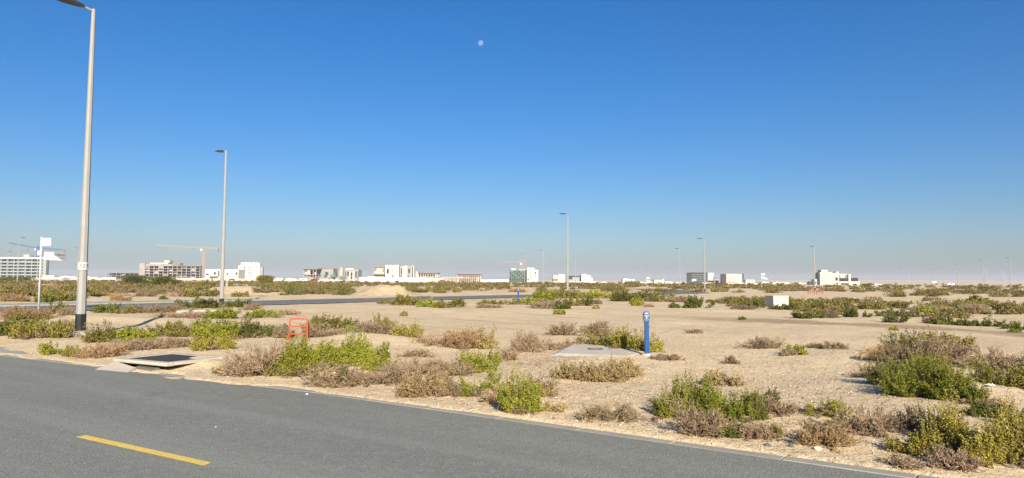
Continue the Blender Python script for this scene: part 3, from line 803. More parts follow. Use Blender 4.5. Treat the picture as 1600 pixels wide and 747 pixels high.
# centre left pair under construction
b = skeleton('construction_frame', 'two floor concrete villa shell with flat overhanging roof slab', 474, 494, 421.0, 436, 520, 2, 5, 'b_grey', 12, 0.75, 8, False, ('b_cream', 'b_grey', 'b_greyd'))
b.box('roof_slab', 472.8, 497, 419.4, 421.0, 'b_greyd', -1.2, 15)
b = Bld('netted_building', 'grey building shell wrapped in green netting beside the flat roofed shell', 'building', 494, 540, 530)
b.box('wall', 494, 520.5, 419.8, None, 'b_grey', 0, 13)
for x0, x1, y0, y1, mt in ((496.5, 501.5, 424.2, 427.2, 'net'), (496.0, 502, 428.4, 433.6, 'net'), (507.6, 512.8, 424.8, 430.4, 'net_d'), (506, 511, 430.8, 433.8, 'net_d'), (504.2, 504.9, 420, 436, 'b_greyd'), (513.5, 515, 434, 437, 'glass')): b.win(x0, x1, y0, y1, mt)
b.box('roof_beam', 494, 525.5, 419.0, 420.0, 'b_greyd', -0.4, 3); b.box('scaffold_net', 517.2, 524.2, 428.8, 433.2, 'net', -2, 1.0); b.box('side_wall', 518, 538, 433.2, None, 'b_grey', 2, 1.0); b.box('scaffold_net', 531, 540, 431.5, 437.5, 'net', -1, 1.0)
for x in (521, 523.5, 526): b.box('scaffold_pole', x - .25, x + .25, 420, 433, 'b_greyd', 1, .3)
b = Bld('brick_tower', 'small orange brick stair tower between two building shells', 'tower', 530, 535.5, 540)
b.box('shaft', 530.2, 535.0, 422.6, None, 'crane_o', 0, 3); b.box('tower_cap', 531.2, 534.6, 417.6, 422.6, 'crane_o', .4, 2)
b = Bld('grey_villa', 'grey three bay villa with blue windows at centre left', 'building', 538, 560.5, 520)
b.box('wall', 538.4, 560, 421.0, None, 'b_grey', 0, 11); b.box('roof_parapet', 539.5, 552, 419.2, 421, 'b_white', .5, 4)
for x0, x1, y0, y1, mt in ((538.8, 540.0, 424.0, 436.5, 'glass_blue'), (542.6, 545.0, 424.4, 431, 'glass'), (547.8, 550.6, 426, 430.6, 'glass'), (548, 550.4, 431.6, 435.6, 'glass'), (554.6, 557.2, 424, 433.8, 'glass_blue'), (558.6, 559.8, 424, 437, 'glass_blue'), (540.6, 542, 424.4, 436, 'b_greyd')): b.win(x0, x1, y0, y1, mt)
for x0, x1 in ((545.6, 547.4), (551.2, 553.4)): b.box('pilaster', x0, x1, 424.4, None, 'b_white', -.6, .6)
# big white villa with compound wall
b = Bld('white_villa', 'tall white villa with slit windows behind the long white compound wall', 'building', 583, 648, 480)
b.box('wall', 583.6, 600, 418.4, None, 'b_pinkish', 1, 14); b.box('roof_frame', 583.6, 602, 414.0, 418.4, 'b_greyd', .2, 13)
b.box('wall_bay', 602, 613, 414.2, None, 'b_white', -.5, 15); b.box('wall_bay', 614.4, 623, 414.0, None, 'b_white', -.5, 15); b.box('recess', 613, 614.4, 415, None, 'b_grey', .8, 12)
b.box('wall_bay', 628.6, 632.5, 416.0, None, 'b_white', -.2, 14); b.box('wall_bay', 632.5, 636.0, 415.0, None, 'b_white', -.5, 14); b.box('recess', 623, 628.6, 415.2, None, 'b_grey', 1.5, 12); b.box('recess', 636, 643, 415.2, None, 'b_grey', 1.5, 12)
b.box('wall_bay', 643, 646.6, 415.0, None, 'b_white', -.5, 14)
for x0, x1, y0, y1, mt, yy in ((604.2, 607.6, 420.2, 427.6, 'glass', -.5), (612.2, 615.6, 430, 432.4, 'b_greyd', -.7), (623.2, 624, 416, 433, 'glass', 1.5), (626.0, 628.0, 419.2, 428, 'glass', 1.5), (625.4, 627.6, 430.4, 432.4, 'glass', 1.5), (637.2, 639.8, 419.6, 427, 'glass', 1.5), (636.4, 638.6, 430.4, 432.6, 'glass', 1.5), (643.8, 645.4, 415.6, 437, 'glass', -.5), (586.8, 588, 430, 432, 'glass', 1), (590.6, 591.6, 430, 432, 'glass', 1), (597.4, 601.6, 420.2, 425.4, 'b_greyd', .9), (584, 587.6, 419.4, 424, 'b_greyd', .9)):
    b.win(x0, x1, y0, y1, mt, yy)
b.box('canopy', 584, 601.4, 427.6, 429, 'b_grey', -2, 3)
def wall(label, x0, x1, yt, D, mt='b_white', th=0.4, name='compound_wall', panels=0):
    b = Bld(name, label, 'wall', x0, x1, D)
    n_ = max(1, panels)
    rw = random.Random(int(x0 * 7 + D))
    for i in range(n_):
        if n_ > 5 and rw.random() < 0.16: continue
        a = x0 + (x1 - x0) * i / n_; c_ = x0 + (x1 - x0) * (i + 1) / n_
        b.box('wall_panel', a, c_ - 0.05, yt + rw.choice((0, 0.25, 0.5, 0.9, 1.3)) * (1 if n_ > 5 else .4), None, mt, 0.04 * (i % 2), th)
    return b
wall('long white compound wall in front of the tall slit windowed villa', 560.5, 668, 432.4, 455, 'b_white', .4, panels=8)
wall('low cream wall below the unfinished single storey frame', 669, 690, 434.0, 460, 'b_cream', .4, panels=2)
b = skeleton('construction_frame', 'unfinished single storey frame with dark roof edge right of the tall villa', 650, 683.5, 426.8, 438, 490, 2, 10, 'b_pinkish', 14, 0.5, 15, True, ('b_brown', 'b_greyd', 'b_cream'))
b.box('roof_edge', 653, 684, 426.0, 426.8, 'b_greyd', -.8, 15); b.box('side_block', 647, 653, 424.6, None, 'b_cream', -.4, 8)
skeleton('construction_frame', 'forest of bare columns right of the dark red car', 690, 716, 433.0, 439.6, 560, 1, 14, 'b_pinkish', 14, 0.3, 21, False)
b = skeleton('construction_frame', 'unfinished villa on thin columns with flat brown roof slab', 714, 751, 428.6, 439.6, 560, 2, 13, 'b_pinkish', 14, 0.3, 22, False, ('b_cream', 'b_greyd', 'b_grey')); b.box('roof_slab', 711, 752.5, 427.8, 428.6, 'b_brown', -1, 16)
# centre: netted block and white block
b = Bld('netted_block', 'green netted apartment block under the small tower crane at centre', 'building', 795, 823, 640)
b.box('wall', 796, 822.5, 422.5, None, 'net_d', 1.2, 14); b.box('roof_room', 798.8, 806, 419.6, 422.5, 'b_white', 3, 6); b.box('roof_room', 810, 822, 421, 422.5, 'b_cream', 3, 6)
for k in range(5): b.box('scaffold_ledger', 795.2, 823, 422.4 + 3.2 * k, 423.0 + 3.2 * k, 'net', -.2, 1.2)
for i in range(9): b.box('scaffold_standard', 795.6 + 3.4 * i, 796.0 + 3.4 * i, 422, None, 'b_greygreen', -.3, .3)
for k in range(4):
    for i in range(8):
        if (i * 7 + k * 3) % 5 < 3: b.win(796.4 + 3.35 * i, 798.4 + 3.35 * i, 423.4 + 3.2 * k, 425.0 + 3.2 * k, 'b_greygreen', 1.2)
b = Bld('white_block', 'white stepped apartment block right of the green netted block', 'building', 823, 842, 635)
b.box('wall', 823.4, 834.8, 418.4, None, 'b_white', 0, 14); b.box('wall', 834.8, 840.8, 421.6, None, 'b_white', .4, 13)
for x0, x1, y0, y1 in ((825.8, 827.4, 420.2, 422.2), (828.8, 829.7, 424, 436), (835.8, 837.8, 425.0, 427.6), (836, 837.2, 430, 432), (824, 826.6, 435.4, 437.4), (830.8, 832, 436.2, 438.6), (832.2, 833.2, 424, 426)): b.win(x0, x1, y0, y1)
wall('distant white wall line left of the green netted block', 752, 795, 436.6, 700, 'b_white', .4, panels=5)
# centre right cluster
b = Bld('white_villa', 'white villa group just left of the centre lamp post', 'building', 863, 884, 620)
b.box('wall', 864, 872, 430.0, None, 'b_pinkish', 0, 10); b.box('wall', 872.6, 882, 428.6, None, 'b_white', -.5, 10); b.box('canopy', 864, 871.6, 436, 437, 'b_greyd', -2, 2); b.win(877, 878.6, 437.6, 439.4); b.win(866, 867.6, 432, 433.6)
b = Bld('dark_roofed_villa', 'villa with dark roof edge and netting right of the centre lamp post', 'building', 888, 906, 620)
b.box('wall', 889, 907, 432.4, None, 'b_greygreen', 0, 10); b.box('roof_edge', 888.6, 906, 431.0, 432.4, 'glass', -.6, 11); b.win(889.2, 894.6, 432.6, 436.6)
b = Bld('white_villa', 'white villa with stepped roof at right of the centre group', 'building', 907, 927, 615)
b.box('wall', 908.5, 917, 428.2, None, 'b_white', -.5, 10); b.box('wall', 917, 923, 430.2, None, 'b_white', 0, 10); b.box('wall', 923, 926, 434, None, 'b_white', .5, 8)
for x0 in (910, 913, 918.5): b.win(x0, x0 + .9, 432, 434, 'b_grey')
wall('pale garden wall in front of the white centre villas', 888, 934, 439.6, 600, 'b_white', .4, panels=4)
b = Bld('small_villa', 'small white villa far off right of centre', 'building', 972, 993, 700); b.box('wall', 973, 992, 436.0, None, 'b_white', 0, 9); b.box('roof_room', 975, 981, 435.2, 436, 'b_white', 1, 5); b.win(976, 977.4, 438, 439.6); b.win(986, 987.4, 438, 439.6)
b = Bld('small_villa', 'low cream villa with domed corner far off right of centre', 'building', 1022, 1051, 560); b.box('wall', 1022.5, 1038, 437.4, None, 'b_cream', 0, 9); b.box('wall', 1038.4, 1050, 440.0, None, 'b_cream', -2, 9); b.box('corner_tower', 1034.6, 1037.6, 436.0, 437.4, 'b_white', 0, 3)
for x0 in (1025, 1029, 1033, 1042, 1046): b.win(x0, x0 + 1.2, 441.2, 442.8)
# dark glass block
b = Bld('glass_block', 'dark glass fronted block with white right wing', 'building', 1079, 1118, 430)
b.box('glass_front', 1080.4, 1105.6, 425.8, 441.6, 'glass', 0, 12); b.box('white_wing', 1105.8, 1115, 426.4, 438, 'b_white', -.4, 12); b.box('plinth', 1085.6, 1115.6, 441.6, None, 'b_white', -.6, 12); b.box('porch', 1079.4, 1086, 436.4, None, 'b_white', -3, 6)
for y in (429.0, 432.3, 435.4, 438.6): b.box('floor_band', 1080.4, 1105.6, y, y + .55, 'b_greygreen', -.25, .3)
for x in (1085, 1089.5, 1094, 1098.5, 1102.5): b.box('mullion', x - .16, x + .16, 425.8, 441.6, 'b_greyd', -.2, .25)
for y in (429.6, 433.2): b.win(1105.9, 1114.8, y, y + .7, 'b_grey', -.4)
b.win(1106.4, 1114, 438.2, 441.2, 'glass', -.1); b.box('entrance_column', 1114.4, 1116.6, 432, None, 'b_greyd', -1, 1)
for x0 in (1080.6, 1082.6, 1087.4): b.win(x0, x0 + 1.1, 440.6, 445, 'glass', -3.0 if x0 < 1086 else -.6)
b = Bld('cream_villa', 'low cream villa between the glass block and the beige cube', 'building', 1116, 1134, 440); b.box('wall', 1117, 1123, 437.0, None, 'b_cream', 0, 8); b.box('garden_wall', 1123, 1134, 442.0, None, 'b_white', -1, .5); b.win(1118, 1119.4, 439, 440.6)
b = Bld('beige_cube', 'blank beige cube villa with dark glass right corner', 'building', 1133, 1165, 420)
b.box('wall', 1135.0, 1159.4, 428.0, None, 'b_pinkish', 0, 12); b.box('glass_corner', 1159.4, 1162.8, 427.4, 441.6, 'glass_blue', .3, 11); b.box('corner_base', 1159.4, 1163, 441.6, None, 'b_white', .1, 11)
for x0, x1 in ((1138.6, 1140.2), (1141.4, 1142.4), (1144.4, 1146.2)): b.win(x0, x1, 440.2, 442.0)
b = Bld('cream_villa', 'low cream villa with small windows right of the beige cube', 'building', 1163, 1186, 450); b.box('wall', 1165, 1179, 437.0, None, 'b_cream', 0, 9); b.box('garden_wall', 1163, 1186, 442.6, None, 'b_white', -2, .5)
for x0 in (1167.6, 1171, 1175.4): b.win(x0, x0 + 1.2, 438.4, 440)
# right villa
b = Bld('cream_villa', 'large cream modern villa with ribbon windows at right', 'building', 1275, 1347, 400)
b.box('wall', 1281.4, 1300, 425.6, None, 'b_cream', 0, 6); b.box('roof_room', 1284.4, 1294.4, 421.8, 425.6, 'b_cream', .6, 5); b.box('wall', 1300, 1311.6, 426.4, None, 'b_cream', .5, 6); b.box('roof_room', 1308, 1312, 424.4, 426.4, 'b_cream', 1, 4)
b.box('wall', 1311.6, 1343.6, 439.8, None, 'b_cream', .2, 6); b.box('shade_strip', 1278.8, 1281.4, 428.6, 445, 'glass', .5, 5); b.box('side_wall', 1274.6, 1279, 436.6, None, 'b_white', 1.4, 5)  # dark strip beside the front stands in for the villa's shaded left side
b.box('upper_wall', 1311.6, 1343, 434.0, 439.8, 'b_cream', 1.0, 5); b.box('upper_room', 1312.4, 1326, 428.0, 434, 'b_cream', 1.5, 4); b.box('fin_wall', 1326.2, 1329.2, 428.4, 439.8, 'b_white', 0, 5)
for x0, x1, y0, y1, yy in ((1306, 1309.8, 433.4, 438.6, .5), (1312.4, 1325.8, 434.2, 439.6, 1.0), (1329.6, 1342.4, 433.6, 439.4, 1.0), (1314, 1326.4, 442.4, 445, .2), (1306.2, 1309.6, 441.8, 443.6, .5), (1308, 1309.8, 443.6, 445.2, .5)): b.win(x0, x1, y0, y1, 'glass', yy)
for x0, x1 in ((1312.2, 1315.2), (1322.2, 1326)): b.win(x0, x1, 429.6, 433.8, 'b_greyd', 1.5)
b.box('roof_band', 1329, 1343.4, 433.0, 433.8, 'b_grey', .6, 5.6)
for i in range(6): b.box('garden_wall_panel', 1280 + 11.2 * i, 1280 + 11.2 * (i + 1) - .06, 446.4 + .2 * (i % 2), None, 'b_cream', -2 - .05 * (i % 2), .4)
# scattered far houses (all the size of a few pixels)
FAR = [(424, 442, 434.6, 'b_white', 'white low house left of the two floor villa shell'), (446, 462, 435.4, 'b_white', 'small white house beside the two floor villa shell'),
       (94, 118, 432.0, 'b_white', 'far white shed right of the street sign'), (66, 84, 430.6, 'b_white', 'white shed at right end of the grey apartment block'), (128, 152, 432.8, 'b_cream', 'far cream shed behind the nearest lamp post'),
       (936, 960, 441.0, 'b_cream', 'far low house right of the stepped white villa'), (996, 1014, 441.2, 'b_white', 'tiny white house beside the small white villa'), (1056, 1074, 441.4, 'b_white', 'tiny white house left of the glass block'),
       (1191, 1201, 440.6, 'b_white', 'tiny white house under the far street sign'), (1207, 1233, 441.0, 'b_cream', 'long low cream house left of the right villa'), (1245, 1265, 442.2, 'b_cream', 'low cream house just left of the right villa'),
       (1366.5, 1378, 444.0, 'b_white', 'small white cube house right of the large cream villa'), (1488, 1496, 448.0, 'b_white', 'tiny white hut among the lamp posts at right'), (1574, 1592, 450.6, 'b_white', 'low white hut at the right edge')]
for i, (x0, x1, yt, mt, lab) in enumerate(FAR):
    b = Bld('far_house', lab, 'house', x0, x1, 640 if yt < 444 else 420, 'small houses on the horizon')
    b.box('wall', x0, x1, yt, None, mt, 0, 6); b.box('roof_room', x0 + (x1 - x0) * .2, x0 + (x1 - x0) * .45, yt - .8, yt, mt, 1, 3)
    b.win(x0 + (x1 - x0) * .3, x0 + (x1 - x0) * .38, yt + 1.2, yt + 2.4); b.win(x0 + (x1 - x0) * .65, x0 + (x1 - x0) * .73, yt + 1.2, yt + 2.4)
wall('white boundary wall running along the horizon at left', -40, 120, 432.6, 640, 'b_cream', .4, panels=14)
wall('white boundary wall below the five floor shell', 120, 322, 433.2, 630, 'b_cream', .4, panels=20)
wall('cream boundary wall below the white stepped block', 322, 420, 434.8, 540, 'b_pinkish', .4, panels=11)
wall('cream boundary wall below the two floor villa shell', 420, 545, 436.6, 500, 'b_cream', .4, panels=14)
wall('pale boundary wall far off right of the glass block', 1186, 1275, 444.6, 560, 'b_cream', .4, panels=6)
wall('pale boundary wall far off between the small villas', 938, 1078, 442.4, 620, 'b_cream', .4, panels=8)

# ------------------------------------------------------------------ tower cranes and pylons
def lattice(name, a, c_, w, n_, mt, parent, r=0.09):
    a = Vector(a); c_ = Vector(c_); d = (c_ - a).normalized()
    u = d.cross(Vector((0, 1, 0)));
    if u.length < .1: u = d.cross(Vector((1, 0, 0)))
    u.normalize(); v = d.cross(u); segs = []
    cor = [(u * sx + v * sy) * w / 2 for sx, sy in ((1, 1), (1, -1), (-1, -1), (-1, 1))]
    for k in cor: segs.append((a + k, c_ + k))
    for i in range(n_):
        p0 = a + (c_ - a) * i / n_; p1 = a + (c_ - a) * (i + 1) / n_
        for j in range(4):
            segs.append((p0 + cor[j], p1 + cor[(j + 1) % 4])); segs.append((p0 + cor[j], p0 + cor[(j + 1) % 4]))
    return obj(name, tube_mesh(name, [(tuple(p), tuple(q)) for p, q in segs], r, 4), mt, parent)
def crane(label, xm, ytop, D, xl, yl, xr, yr, mt, yaw_dy=0.0, w=1.7, r=0.16):
    p = at(xm, 440, D); root = thing('tower_crane', label, 'crane', (p.x, D, 0))
    T_ = at(xm, ytop, D) - Vector((p.x, D, 0)); A_ = at(xl, yl, D) - Vector((p.x, D, 0)); B_ = at(xr, yr, D) - Vector((p.x, D, 0))
    T_.y = A_.y = B_.y = 0
    lattice('mast', (0, 0, -.5), (T_.x, 0, T_.z - .8), w, int(T_.z / 2), mt, root, r)
    lattice('jib', (T_.x - 1, 0, T_.z), A_, w * .6, 26, mt, root, r * .6)
    lattice('counter_jib', (T_.x + 1, 0, T_.z), B_, w * .65, 8, mt, root, r * .8)
    box('counterweight', (B_.x - 1.6, 0, B_.z - 1.2), (3.0, 1.6, 2.2), M['b_greyd'], root); box('cab', (T_.x - 1.3, -1.6, T_.z - 1.8), (1.8, 1.4, 2.0), M['b_white'], root)
    lattice('tower_peak', (T_.x, 0, T_.z), (T_.x, 0, T_.z + 2.2), w * .6, 2, mt, root, r * .8)
    return root
crane('pale orange tower crane beside the five floor shell', 318.5, 387.5, 640, 246, 383.0, 342, 388.6, M['crane_o'], w=1.7, r=.10)
crane('small pale tower crane above the green netted block', 816, 409.4, 680, 786, 409.4, 823.5, 408.6, M['crane_o'], w=1.3, r=.09)
crane('blue tower crane at far left behind the street sign', 59, 387.4, 800, 14, 379.4, 102, 391.0, M['crane_b'], w=1.9, r=.18)
def pylon(label, x, D, h):
    p = at(x, 440, D); root = thing('power_pylon', label, 'pylon', (p.x, D, H(p.x, D)), 0, 'far power pylons')
    lattice('body', (0, 0, 0), (0, 0, h), 3.4, 10, M['steel'], root, .22)
    for k, w in ((.62, 11), (.78, 9), (.93, 7)): lattice('cross_arm', (-w, 0, h * k), (w, 0, h * k), 1.0, 10, M['steel'], root, .18)
pylon('faint steel power pylon behind the lamp posts at right', 1540, 1900, 36)
pylon('second faint steel power pylon near the right edge', 1566, 2100, 34)

# ------------------------------------------------------------------ street lamps
def lamp_meshes():
    d = {}
    d['pole'] = lathe('pole', [(0.118, 0.40), (0.112, 1.0), (0.05, 8.42), (0.05, 8.5)], 8, False, math.pi / 8)
    d['sleeve'] = lathe('sleeve', [(0.128, 0.0), (0.123, 0.46)], 8, False, math.pi / 8)
    d['base_plate'] = boxes_mesh('base_plate', [((0, 0, 0.015), (0.40, 0.40, 0.03))])
    v, q = tubes([(0, 0, 8.44), (0.14, 0, 8.47)], [(0.14, 0, 8.47), (0.36, 0, 8.50)], [0.036, 0.034], [0.034, 0.032], 8)
    d['arm'] = np_mesh('arm', v, q)
    # flat tapering luminaire: stations along x, (half width, z low, z high)
    st = [(0.24, .045, 8.46, 8.53), (0.34, .065, 8.455, 8.55), (0.48, .11, 8.46, 8.57), (0.70, .165, 8.475, 8.585), (0.95, .17, 8.50, 8.585), (1.08, .13, 8.52, 8.578), (1.14, .06, 8.54, 8.57)]
    V = []; Fc = []
    for x, w, z0, z1 in st: V += [(x, -w, z0 + .01), (x, w, z0 + .01), (x, w, (z0 + z1) / 2), (x, w * .7, z1), (x, -w * .7, z1), (x, -w, (z0 + z1) / 2)]
    for i in range(len(st) - 1):
        for k in range(6): Fc.append((i * 6 + k, i * 6 + (k + 1) % 6, (i + 1) * 6 + (k + 1) % 6, (i + 1) * 6 + k))
    Fc += [tuple(range(5, -1, -1)), tuple(range((len(st) - 1) * 6, len(st) * 6))]
    d['luminaire'] = py_mesh('luminaire', V, Fc)
    return d
LM = lamp_meshes()
LMAT = {'pole': M['pole'], 'sleeve': M['black'], 'base_plate': M['b_grey'], 'arm': M['pole'], 'luminaire': M['lamp_head']}
def lamp(label, x, yb, yt, D=None, az=0.0, plinth=False):
    if D is None: g = gp(x, yb)
    else: g = at(x, 440, D)
    z = H(g.x, g.y) + (0.10 if plinth else 0.0)
    top = at(x, yt, g.y).z
    r = thing('street_lamp', label, 'street lamp', (g.x, g.y, z), az, 'street lamps on the plain')
    s = (top - z) / 8.5
    for k in ('pole', 'sleeve', 'arm', 'luminaire') + (('base_plate',) if plinth else ()):
        sc_ = (max(1, 0.9), max(1, 0.9), s) if k != 'sleeve' else (1, 1, 1)
        o = obj(k, LM[k], LMAT[k], r, scale=sc_)
    return r
l1 = lamp('nearest tall street lamp with black base at left', 125, 527.5, 14.5, None, math.radians(237), True)
o = obj('plinth', bevel_box('plinth', (0.62, 0.62, 0.42), 0.03), M['concrete'], l1, (0.0, 0, -0.21), (0, 0, -0.35))
npz = 1.72
# number plate wrapped round the pole on the camera side
def plate_arc(name, r, z0, z1, a0, a1, n_=10):
    V = []; 
    for i in range(n_ + 1):
        a = a0 + (a1 - a0) * i / n_; V += [(r * math.cos(a), r * math.sin(a), z0), (r * math.cos(a), r * math.sin(a), z1)]
    return py_mesh(name, V, [(2 * i, 2 * i + 2, 2 * i + 3, 2 * i + 1) for i in range(n_)])
l1.rotation_euler = (0, 0, math.radians(237))
face = math.atan2(-l1.location.y, -l1.location.x) - math.radians(237)
pl_ = obj('number_plate', plate_arc('number_plate', 0.122, 1.60, 1.80, face - 1.9, face + 1.9, 16), M['plate_white'], l1)
for i, ch_ in enumerate('127'):
    a = face + (i - 0.75) * 0.62
    obj('digit', text_mesh(ch_, 0.125, M['plate_ink']), None, pl_, (0.1265 * math.cos(a), 0.1265 * math.sin(a), 1.70), (math.pi / 2, 0, a + math.pi / 2))
lamp('second street lamp with black base beside the far road', 346, 479, 235, None, math.radians(138))
lamp('street lamp at picture centre right rising from green scrub', 887, 460, 334, 78, math.radians(140))
lamp('taller of two street lamps left of the glass block', 1101, 457, 373, 104, math.radians(150))
lamp('shorter of two street lamps left of the glass block', 1062, 452, 388.5, 150, math.radians(200))
lamp('street lamp just left of the large cream villa', 1273, 459, 385.5, 122, math.radians(215))
lamp('street lamp left of the street sign before the apartment block', 27, 438, 371.5, 148, math.radians(10))
lamp('farther thin street lamp at the left edge', 10, 437, 393, 230, math.radians(10))
lamp('thin far street lamp behind the street sign', 38, 437, 392, 240, math.radians(10))
lamp('thin far street lamp right of the street sign', 121, 437, 387.5, 215, math.radians(170))
for (x, yt, D, lab) in ((1579, 403, 182, 'street lamp nearest the right edge in the far row'), (1537, 407.5, 205, 'second street lamp from the right edge in the far row'), (1497, 413, 245, 'third street lamp from the right edge in the far row'),
                        (1475, 417, 285, 'fourth street lamp from the right edge in the far row'), (1456, 421, 325, 'fifth street lamp from the right edge in the far row'), (1438, 424.5, 385, 'sixth street lamp from the right edge in the far row'), (1425, 427, 450, 'seventh street lamp from the right edge in the far row'),
                        (849, 391, 200, 'thin far street lamp left of the centre lamp'), (820, 397, 228, 'thin far street lamp above the green netted block'), (899, 403.5, 262, 'thin far street lamp right of the centre lamp'), (1011, 414, 350, 'tiny far street lamp above the small white villa'), (1409, 418, 300, 'thin far street lamp left of the far row')):
    lamp(lab, x, 0, yt, D, math.radians(175))

# ------------------------------------------------------------------ street signs
def street_sign(label, x, yb, yt, D=None, s=1.0, detail=True, mirror=1):
    g = gp(x, yb) if D is None else at(x, 440, D)
    z = H(g.x, g.y); hgt_ = at(x, yt, g.y).z - z
    r = thing('street_sign', label, 'sign', (g.x, g.y, z), 0.0, None)
    px = g.y / F
    obj('pole', lathe('pole', [(0.045, -.1), (0.042, hgt_ - .02), (0.03, hgt_)], 12), M['pole_sign'], r)
    # square plate on top, arrow blade below
    t = hgt_
    obj('top_plate', boxes_mesh('top_plate', [((0.30, -.03, t - 0.24), (0.50, .02, 0.36))]), M['plate_white'], r, (0, 0, 0), (0, 0, math.radians(-12)))
    w = 0.52
    b0 = obj('number_plate', boxes_mesh('number_plate', [((0.33, -.03, t - 0.86), (0.50, .02, 0.36))]), M['plate_white'], r, rot=(0, math.radians(2.5), math.radians(-10)))
    b1 = obj('name_plate', boxes_mesh('name_plate', [((0.90, -.03, t - 0.86), (0.62, .02, 0.36))]), M['plate_grey'], r, rot=(0, math.radians(2.5), math.radians(-10)))
    tri = [(0.592, -.0425, t - 1.038), (1.06, -.0425, t - 1.038), (0.592, -.0425, t - 0.80)]
    obj('white_wedge', py_mesh('white_wedge', tri, [(0, 1, 2)]), M['plate_white'], b1)
    obj('clamp', boxes_mesh('clamp', [((-0.02, 0, t - 0.74), (0.20, .14, 0.22))]), M['plate_white'], r)
    if detail:
        obj('numerals', text_mesh('95', 0.22, M['plate_grey']), None, b0, (0.33, -.0425, t - 0.88), (math.pi / 2, 0, 0))
        ln = boxes_mesh('lettering', [((0.72 + .1 * i, -.041, t - 0.80 + .01 * (i % 2)), (0.06, .003, 0.055 + .02 * (i % 3))) for i in range(5)])
        obj('lettering', ln, M['plate_ink'], b1)
        obj('lettering', boxes_mesh('lettering', [((0.99 + .07 * i, -.041, t - 0.93), (0.05, .003, 0.035)) for i in range(3)]), M['plate_ink'], b1)
        obj('lettering', boxes_mesh('lettering', [((0.16 + .07 * i + .05 * j, -.041, t - 0.17 - .1 * j), (0.045, .003, 0.03)) for i in range(4) for j in range(2)]), M['plate_grey'], bpy.data.objects[r.children[1].name])
    return r
street_sign('white street name sign with arrow blade at left', 60, 487, 370)
s2 = street_sign('small far street sign with white blade left of the large cream villa', 1190, 458, 426.5, 118, detail=False)
street_sign('tiny far street sign behind the blue marker post', 1010.5, 456, 432.5, 130, detail=False)
b = Bld('billboard', 'small white billboard on posts in the far lamp row at right', 'sign', 1454, 1464, 520)
b.box('panel', 1456.8, 1463.2, 439.6, 442.4, 'b_white', 0, .3); b.box('post', 1458, 1458.4, 442.4, None, 'b_greyd', 0, .3); b.box('post', 1461.6, 1462, 442.4, None, 'b_greyd', 0, .3)

# ------------------------------------------------------------------ blue marker posts
def marker(label, x, yb, hm=None, yt=None, detail=True):
    g = gp(x, yb); z = H(g.x, g.y)
    h = at(x, yt, g.y).z - z
    r = thing('marker_post', label, 'post', (g.x, g.y, z), math.radians(-8), 'blue marker posts')
    r.rotation_euler = (0, math.radians(-0.6), math.radians(-6))
    o = obj('post', bevel_box('post', (0.088, 0.088, h - 0.17 + .1), 0.014), M['blue'], r, (0, 0, (h - 0.17 - .1) / 2))
    hd = obj('head', bevel_box('head', (0.128, 0.108, 0.205), 0.028), M['blue_pale'], r, (0, 0, h - 0.10))
    if detail:
        y = -0.0565
        for nm, c_, s_, mt in (('label_band', (0, y, .066), (0.06, .004, .018), 'plate_white'), ('label_band', (0, y, .024), (0.10, .004, .034), 'b_grey'),
                               ('symbol_bar', (0, y - .002, .045), (0.10, .004, .014), 'blue'), ('symbol_stem', (0.0, y - .001, -.014), (.016, .004, .045), 'plate_white'),
                               ('symbol_foot', (-.034, y - .001, -.012), (.036, .004, .020), 'plate_ink'), ('symbol_foot', (.034, y - .001, -.016), (.038, .004, .018), 'plate_ink')):
            obj(nm, boxes_mesh(nm, [(c_, s_)]), M[mt], hd)
        obj('collar', bevel_box('collar', (0.096, 0.096, .02), .004), M['plate_ink'], r, (0, 0, h - 0.215))
        obj('footing', lathe('footing', [(0.13, -.08), (0.12, .03), (0.06, .045)], 9), M['concrete'], r)
    return r
marker('tall blue marker post with white label in front of the concrete slab', 1011, 560.5, yt=487)
marker('blue marker post standing by the far road at centre', 810, 474.5, yt=450.5)
marker('blue marker post on the sandy mounds by the second lamp post', 373, 457.5, yt=443.5, detail=False)
b = Bld('grey_marker_post', 'short grey post behind the second lamp post', 'post', 353, 357, 85)
box('shaft', (0, 0, .5), (.22, .22, 1.1), M['b_grey'], b.root); box('cap', (0, 0, 1.08), (.26, .26, .1), M['b_greyd'], b.root); b.root.location.z = H(b.root.location.x, b.root.location.y)

# ------------------------------------------------------------------ orange frame and far orange barriers
def tube_path(name, pts, r, mt, parent, n=8):
    return obj(name, tube_mesh(name, list(zip(pts[:-1], pts[1:])), r, n), mt, parent)
g = gp(466, 538); r_ = thing('handrail_frame', 'orange red tubular frame with two rails standing in dry bushes', 'frame', (g.x, g.y, H(g.x, g.y)), math.radians(14))
zt = at(466, 498, g.y).z - r_.location.z
w = 0.20; R_ = .017
tube_path('hoop', [(-w - .012, 0, -.05), (-w, 0, zt - .05), (-w + .015, 0, zt - .015), (-w + .05, 0, zt), (w - .05, 0, zt), (w - .015, 0, zt - .015), (w, 0, zt - .05), (w + .004, 0, -.05)], R_, M['orange'], r_)
tube_path('rail', [(-w, 0, zt * .62), (w, 0, zt * .62)], R_ * .9, M['orange'], r_); tube_path('rail', [(-w, 0, zt * .26), (w, 0, zt * .26)], R_ * .9, M['orange'], r_)
tube_path('back_leg', [(w, 0.02, zt - .03), (w + .02, .36, zt * .55), (w + .03, .40, -.05)], R_, M['orange'], r_); tube_path('side_leg', [(-w, 0, zt * .3), (-w - .07, -.12, -.05)], R_, M['orange'], r_)
